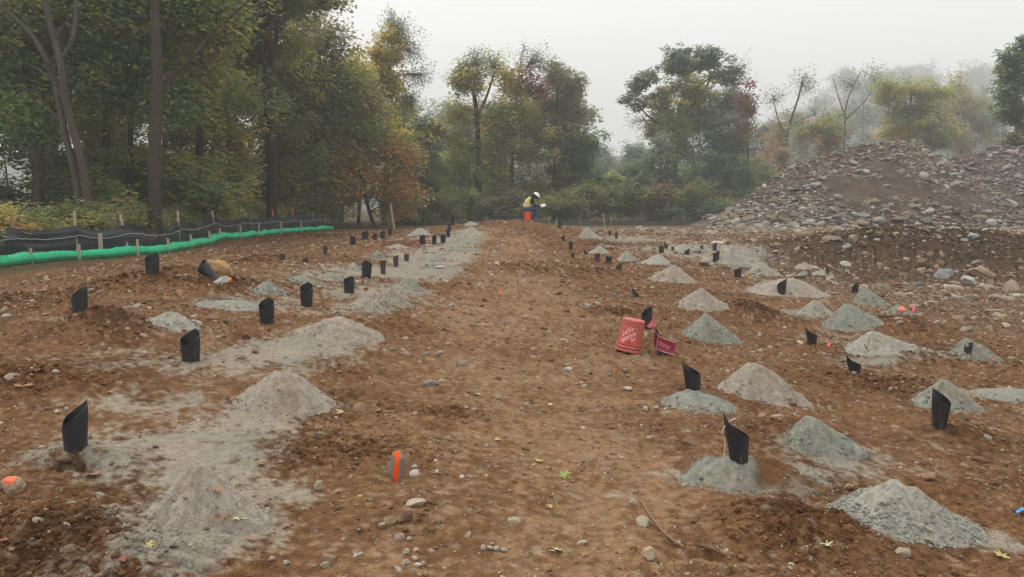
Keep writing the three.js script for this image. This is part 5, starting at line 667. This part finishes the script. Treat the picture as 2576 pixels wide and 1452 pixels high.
// far trees on the rise, washed out by the haze
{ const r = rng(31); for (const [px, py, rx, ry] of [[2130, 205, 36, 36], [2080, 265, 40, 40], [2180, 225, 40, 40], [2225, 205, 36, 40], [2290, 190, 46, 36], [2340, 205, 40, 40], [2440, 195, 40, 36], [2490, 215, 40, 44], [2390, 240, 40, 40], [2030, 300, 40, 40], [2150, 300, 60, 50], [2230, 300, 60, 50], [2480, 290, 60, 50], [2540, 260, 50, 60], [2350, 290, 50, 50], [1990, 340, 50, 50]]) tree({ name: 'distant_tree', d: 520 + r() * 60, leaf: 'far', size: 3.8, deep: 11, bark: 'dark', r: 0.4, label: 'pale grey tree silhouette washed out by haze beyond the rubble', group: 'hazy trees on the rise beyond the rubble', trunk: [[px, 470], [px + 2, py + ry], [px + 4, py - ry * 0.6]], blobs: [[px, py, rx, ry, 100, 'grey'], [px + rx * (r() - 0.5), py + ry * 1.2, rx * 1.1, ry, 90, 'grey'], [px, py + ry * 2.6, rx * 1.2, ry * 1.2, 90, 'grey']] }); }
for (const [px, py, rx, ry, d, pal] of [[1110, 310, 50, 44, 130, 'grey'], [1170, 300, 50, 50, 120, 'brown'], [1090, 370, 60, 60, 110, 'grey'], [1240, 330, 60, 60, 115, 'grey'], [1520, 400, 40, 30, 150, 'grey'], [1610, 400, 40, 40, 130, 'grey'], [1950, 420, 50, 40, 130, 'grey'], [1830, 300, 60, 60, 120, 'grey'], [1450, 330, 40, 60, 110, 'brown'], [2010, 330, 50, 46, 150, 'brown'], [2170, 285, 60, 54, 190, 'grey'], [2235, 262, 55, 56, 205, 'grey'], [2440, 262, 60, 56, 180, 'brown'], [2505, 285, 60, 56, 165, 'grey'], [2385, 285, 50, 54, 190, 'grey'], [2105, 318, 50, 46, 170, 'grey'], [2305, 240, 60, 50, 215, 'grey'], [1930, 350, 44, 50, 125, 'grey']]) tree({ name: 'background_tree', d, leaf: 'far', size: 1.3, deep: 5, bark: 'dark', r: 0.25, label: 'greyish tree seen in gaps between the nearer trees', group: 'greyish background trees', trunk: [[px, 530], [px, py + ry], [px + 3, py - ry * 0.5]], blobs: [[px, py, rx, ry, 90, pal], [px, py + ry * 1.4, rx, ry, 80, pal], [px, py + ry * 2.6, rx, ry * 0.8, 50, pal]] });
// depth of the wood behind the silt fence
{ const r = rng(616); let n = 0;
  for (const [x, d, h, pal] of [[-16.5, 27.5, 15, 'deep'], [-19.5, 28, 17, 'deep'], [-22, 28, 18, 'green'], [-15, 31, 16, 'green'], [-17, 33, 18, 'green'], [-21, 36, 19, 'deep'], [-26, 34, 18, 'deep'], [-13.6, 35, 15, 'green'], [-16, 40, 17, 'deep'], [-20, 44, 19, 'green'], [-26, 44, 20, 'deep'], [-14, 45, 15, 'olive'], [-17.5, 50, 17, 'green'], [-23, 52, 19, 'deep'], [-13, 54, 15, 'mixed'], [-30, 50, 20, 'green'], [-18, 60, 16, 'olive'], [-25, 64, 18, 'green'], [-33, 62, 20, 'deep'], [-12, 62, 13, 'mixed'], [-29, 30, 18, 'deep'], [-34, 42, 20, 'deep'], [-38, 54, 20, 'green'], [-15, 70, 15, 'olive'], [-22, 27, 15, 'deep'], [-26, 27, 17, 'deep'], [-28, 26, 18, 'deep'], [-32, 36, 19, 'deep'], [-22, 32, 17, 'deep'], [-36, 48, 20, 'deep'], [-42, 60, 22, 'deep'], [-24, 40, 18, 'green']]) {
    const px = 1288 + F * x / d, k = F / d, top = 510 - (h - 1.4) * k, B = []; const P = (u) => 510 - (h * u - 1.4) * k, nn = h > 16 ? 7 : 6;
    for (let i = 0; i < nn; i++) { const u = 0.34 + 0.62 * (i + r() * 0.6) / nn; B.push([px + (r() - 0.5) * 4.6 * k, P(u), (1.6 + r() * 1.2) * k, (1.2 + r() * 0.8) * k, 62, r() < 0.2 ? 'olive' : pal]); }
    tree({ name: 'woodland_tree', d, leaf: d < 40 ? 'broad' : 'mid', size: d < 40 ? 1.1 : 1.3, bark: r() < 0.5 ? 'dark' : 'brown', r: 0.12 + 0.12 * r(), deep: 3, label: 'dark leafy tree standing deep in the wood behind the silt fence', group: 'trees deep in the wood', trunk: [[px, 552], [px + (r() - 0.5) * 0.8 * k, P(0.4)], [px + (r() - 0.5) * 1.6 * k, P(0.75)], [px + (r() - 0.5) * 2 * k, top]], blobs: B }); n++;
  }
  for (let i = 0; i < 34; i++) { const d = 27.5 + i * 1.05 + r() * 2, x = -11.6 - r() * 4.5 - (i % 3) * 3.2, k = F / d, px = 1288 + F * x / d, h = d < 28 ? 1.2 + r() * 1.2 : 2.5 + r() * 4; const P = (u) => 510 - (h * u - 1.4) * k; const pal = d < 30 ? (r() < 0.75 ? 'deep' : 'green') : d < 42 ? (r() < 0.6 ? 'green' : 'olive') : (r() < 0.5 ? 'olive' : 'mixed');
    tree({ name: 'sapling', category: 'sapling', d, leaf: 'mid', size: 1.15, bark: r() < 0.4 ? 'pale' : 'dark', r: 0.028 + 0.03 * r(), label: 'thin leafy sapling in the undergrowth behind the silt fence', group: 'saplings in the undergrowth', deep: 2, trunk: [[px, 552], [px + (r() - 0.5) * 0.5 * k, P(0.5)], [px + (r() - 0.5) * 1.2 * k, P(1)]], blobs: [[px, P(0.85), 1.3 * k, 0.9 * k, 46, pal], [px + (r() - 0.5) * k, P(0.6), 1.4 * k, 0.9 * k, 46, pal], [px + (r() - 0.5) * k, P(0.32), 1.4 * k, 0.8 * k, 40, pal]] }); }
  // undergrowth against the fence
  for (let i = 0; i < 16; i++) { const d = 17 + i * 1.7, x = -12.3 - r() * 0.9, k = F / d, px = 1288 + F * x / d, autumn = i < 2; tree({ name: 'undergrowth_bush', category: 'bush', tone: 0.8, d, leaf: 'low', size: 1.3, bark: 'dark', r: 0.015, deep: 1, label: autumn ? 'yellow and orange leaved bush leaning over the silt fence' : 'low weedy bush growing just behind the silt fence', group: autumn ? 'yellow orange bushes at the fence' : 'weedy bushes at the fence', trunk: [[px, 600], [px + 3, 510 + 0.7 * k], [px + 5, 510 + 0.4 * k]], blobs: [[px, 510 + 0.45 * k, 1.1 * k, 0.35 * k, autumn ? 170 : 90, autumn ? 'yellow' : i % 3 ? 'olive' : 'green'], [px + 0.5 * k, 510 + 0.75 * k, 0.9 * k, 0.3 * k, 80, autumn ? 'orange' : 'olive']] }); }
}
// ---------------------------------------------------------------- houses and hill far behind
function house(px, base, d, w, h, label) {
  const p = at(px, base, d), t = thing('house', label, 'house', V(p.x, baseY(p.x, -d), -d)), wall = std([0.55, 0.56, 0.57], 0.8), roof = std([0.12, 0.12, 0.13], 0.9), glass = std([0.06, 0.08, 0.10], 0.15), trim = std([0.7, 0.7, 0.7], 0.7);
  const W = mesh('wall', new THREE.BoxGeometry(w, h, 7), wall, t); W.position.y = h / 2;
  const s = new THREE.Shape(); s.moveTo(-w / 2 - 0.4, 0); s.lineTo(w / 2 + 0.4, 0); s.lineTo(0, 2.2); const rf = mesh('roof', new THREE.ExtrudeGeometry(s, { depth: 7.8, bevelEnabled: false }), roof, t); rf.position.set(0, h, -3.9);
  const ev = mesh('eave_board', new THREE.BoxGeometry(w + 0.9, 0.25, 0.12), trim, t); ev.position.set(0, h - 0.1, 3.98);
  for (const [x, y] of [[-w * 0.3, h * 0.7], [0, h * 0.7], [w * 0.3, h * 0.7], [-w * 0.3, h * 0.28], [w * 0.3, h * 0.28]]) { const q = mesh('window', new THREE.BoxGeometry(1.1, 1.5, 0.1), trim, t); q.position.set(x, y, 3.53); const gl = mesh('pane', new THREE.BoxGeometry(0.9, 1.3, 0.06), glass, q); gl.position.z = 0.04; }
  const dr = mesh('door', new THREE.BoxGeometry(1, 2.1, 0.1), roof, t); dr.position.set(0, 1.05, 3.53);
}
house(1560, 530, 165, 8, 7.6, 'pale two storey house half hidden behind trees in the gap'); house(1985, 530, 118, 9, 6, 'pale house glimpsed behind the toe of the rubble');
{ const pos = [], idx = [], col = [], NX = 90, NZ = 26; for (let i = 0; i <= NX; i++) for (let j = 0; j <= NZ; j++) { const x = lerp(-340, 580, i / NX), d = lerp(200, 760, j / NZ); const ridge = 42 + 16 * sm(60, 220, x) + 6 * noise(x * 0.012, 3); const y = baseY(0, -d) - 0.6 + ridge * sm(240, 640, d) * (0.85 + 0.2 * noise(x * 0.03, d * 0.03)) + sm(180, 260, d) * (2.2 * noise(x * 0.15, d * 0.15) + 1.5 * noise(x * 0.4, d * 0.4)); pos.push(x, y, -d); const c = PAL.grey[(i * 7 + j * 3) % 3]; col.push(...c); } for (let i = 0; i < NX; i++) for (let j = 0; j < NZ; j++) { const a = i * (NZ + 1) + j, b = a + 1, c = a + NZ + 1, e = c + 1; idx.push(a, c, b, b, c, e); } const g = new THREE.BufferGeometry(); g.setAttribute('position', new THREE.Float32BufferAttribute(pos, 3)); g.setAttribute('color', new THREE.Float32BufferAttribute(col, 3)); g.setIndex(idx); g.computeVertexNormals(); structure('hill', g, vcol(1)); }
renderer.render(scene, camera);
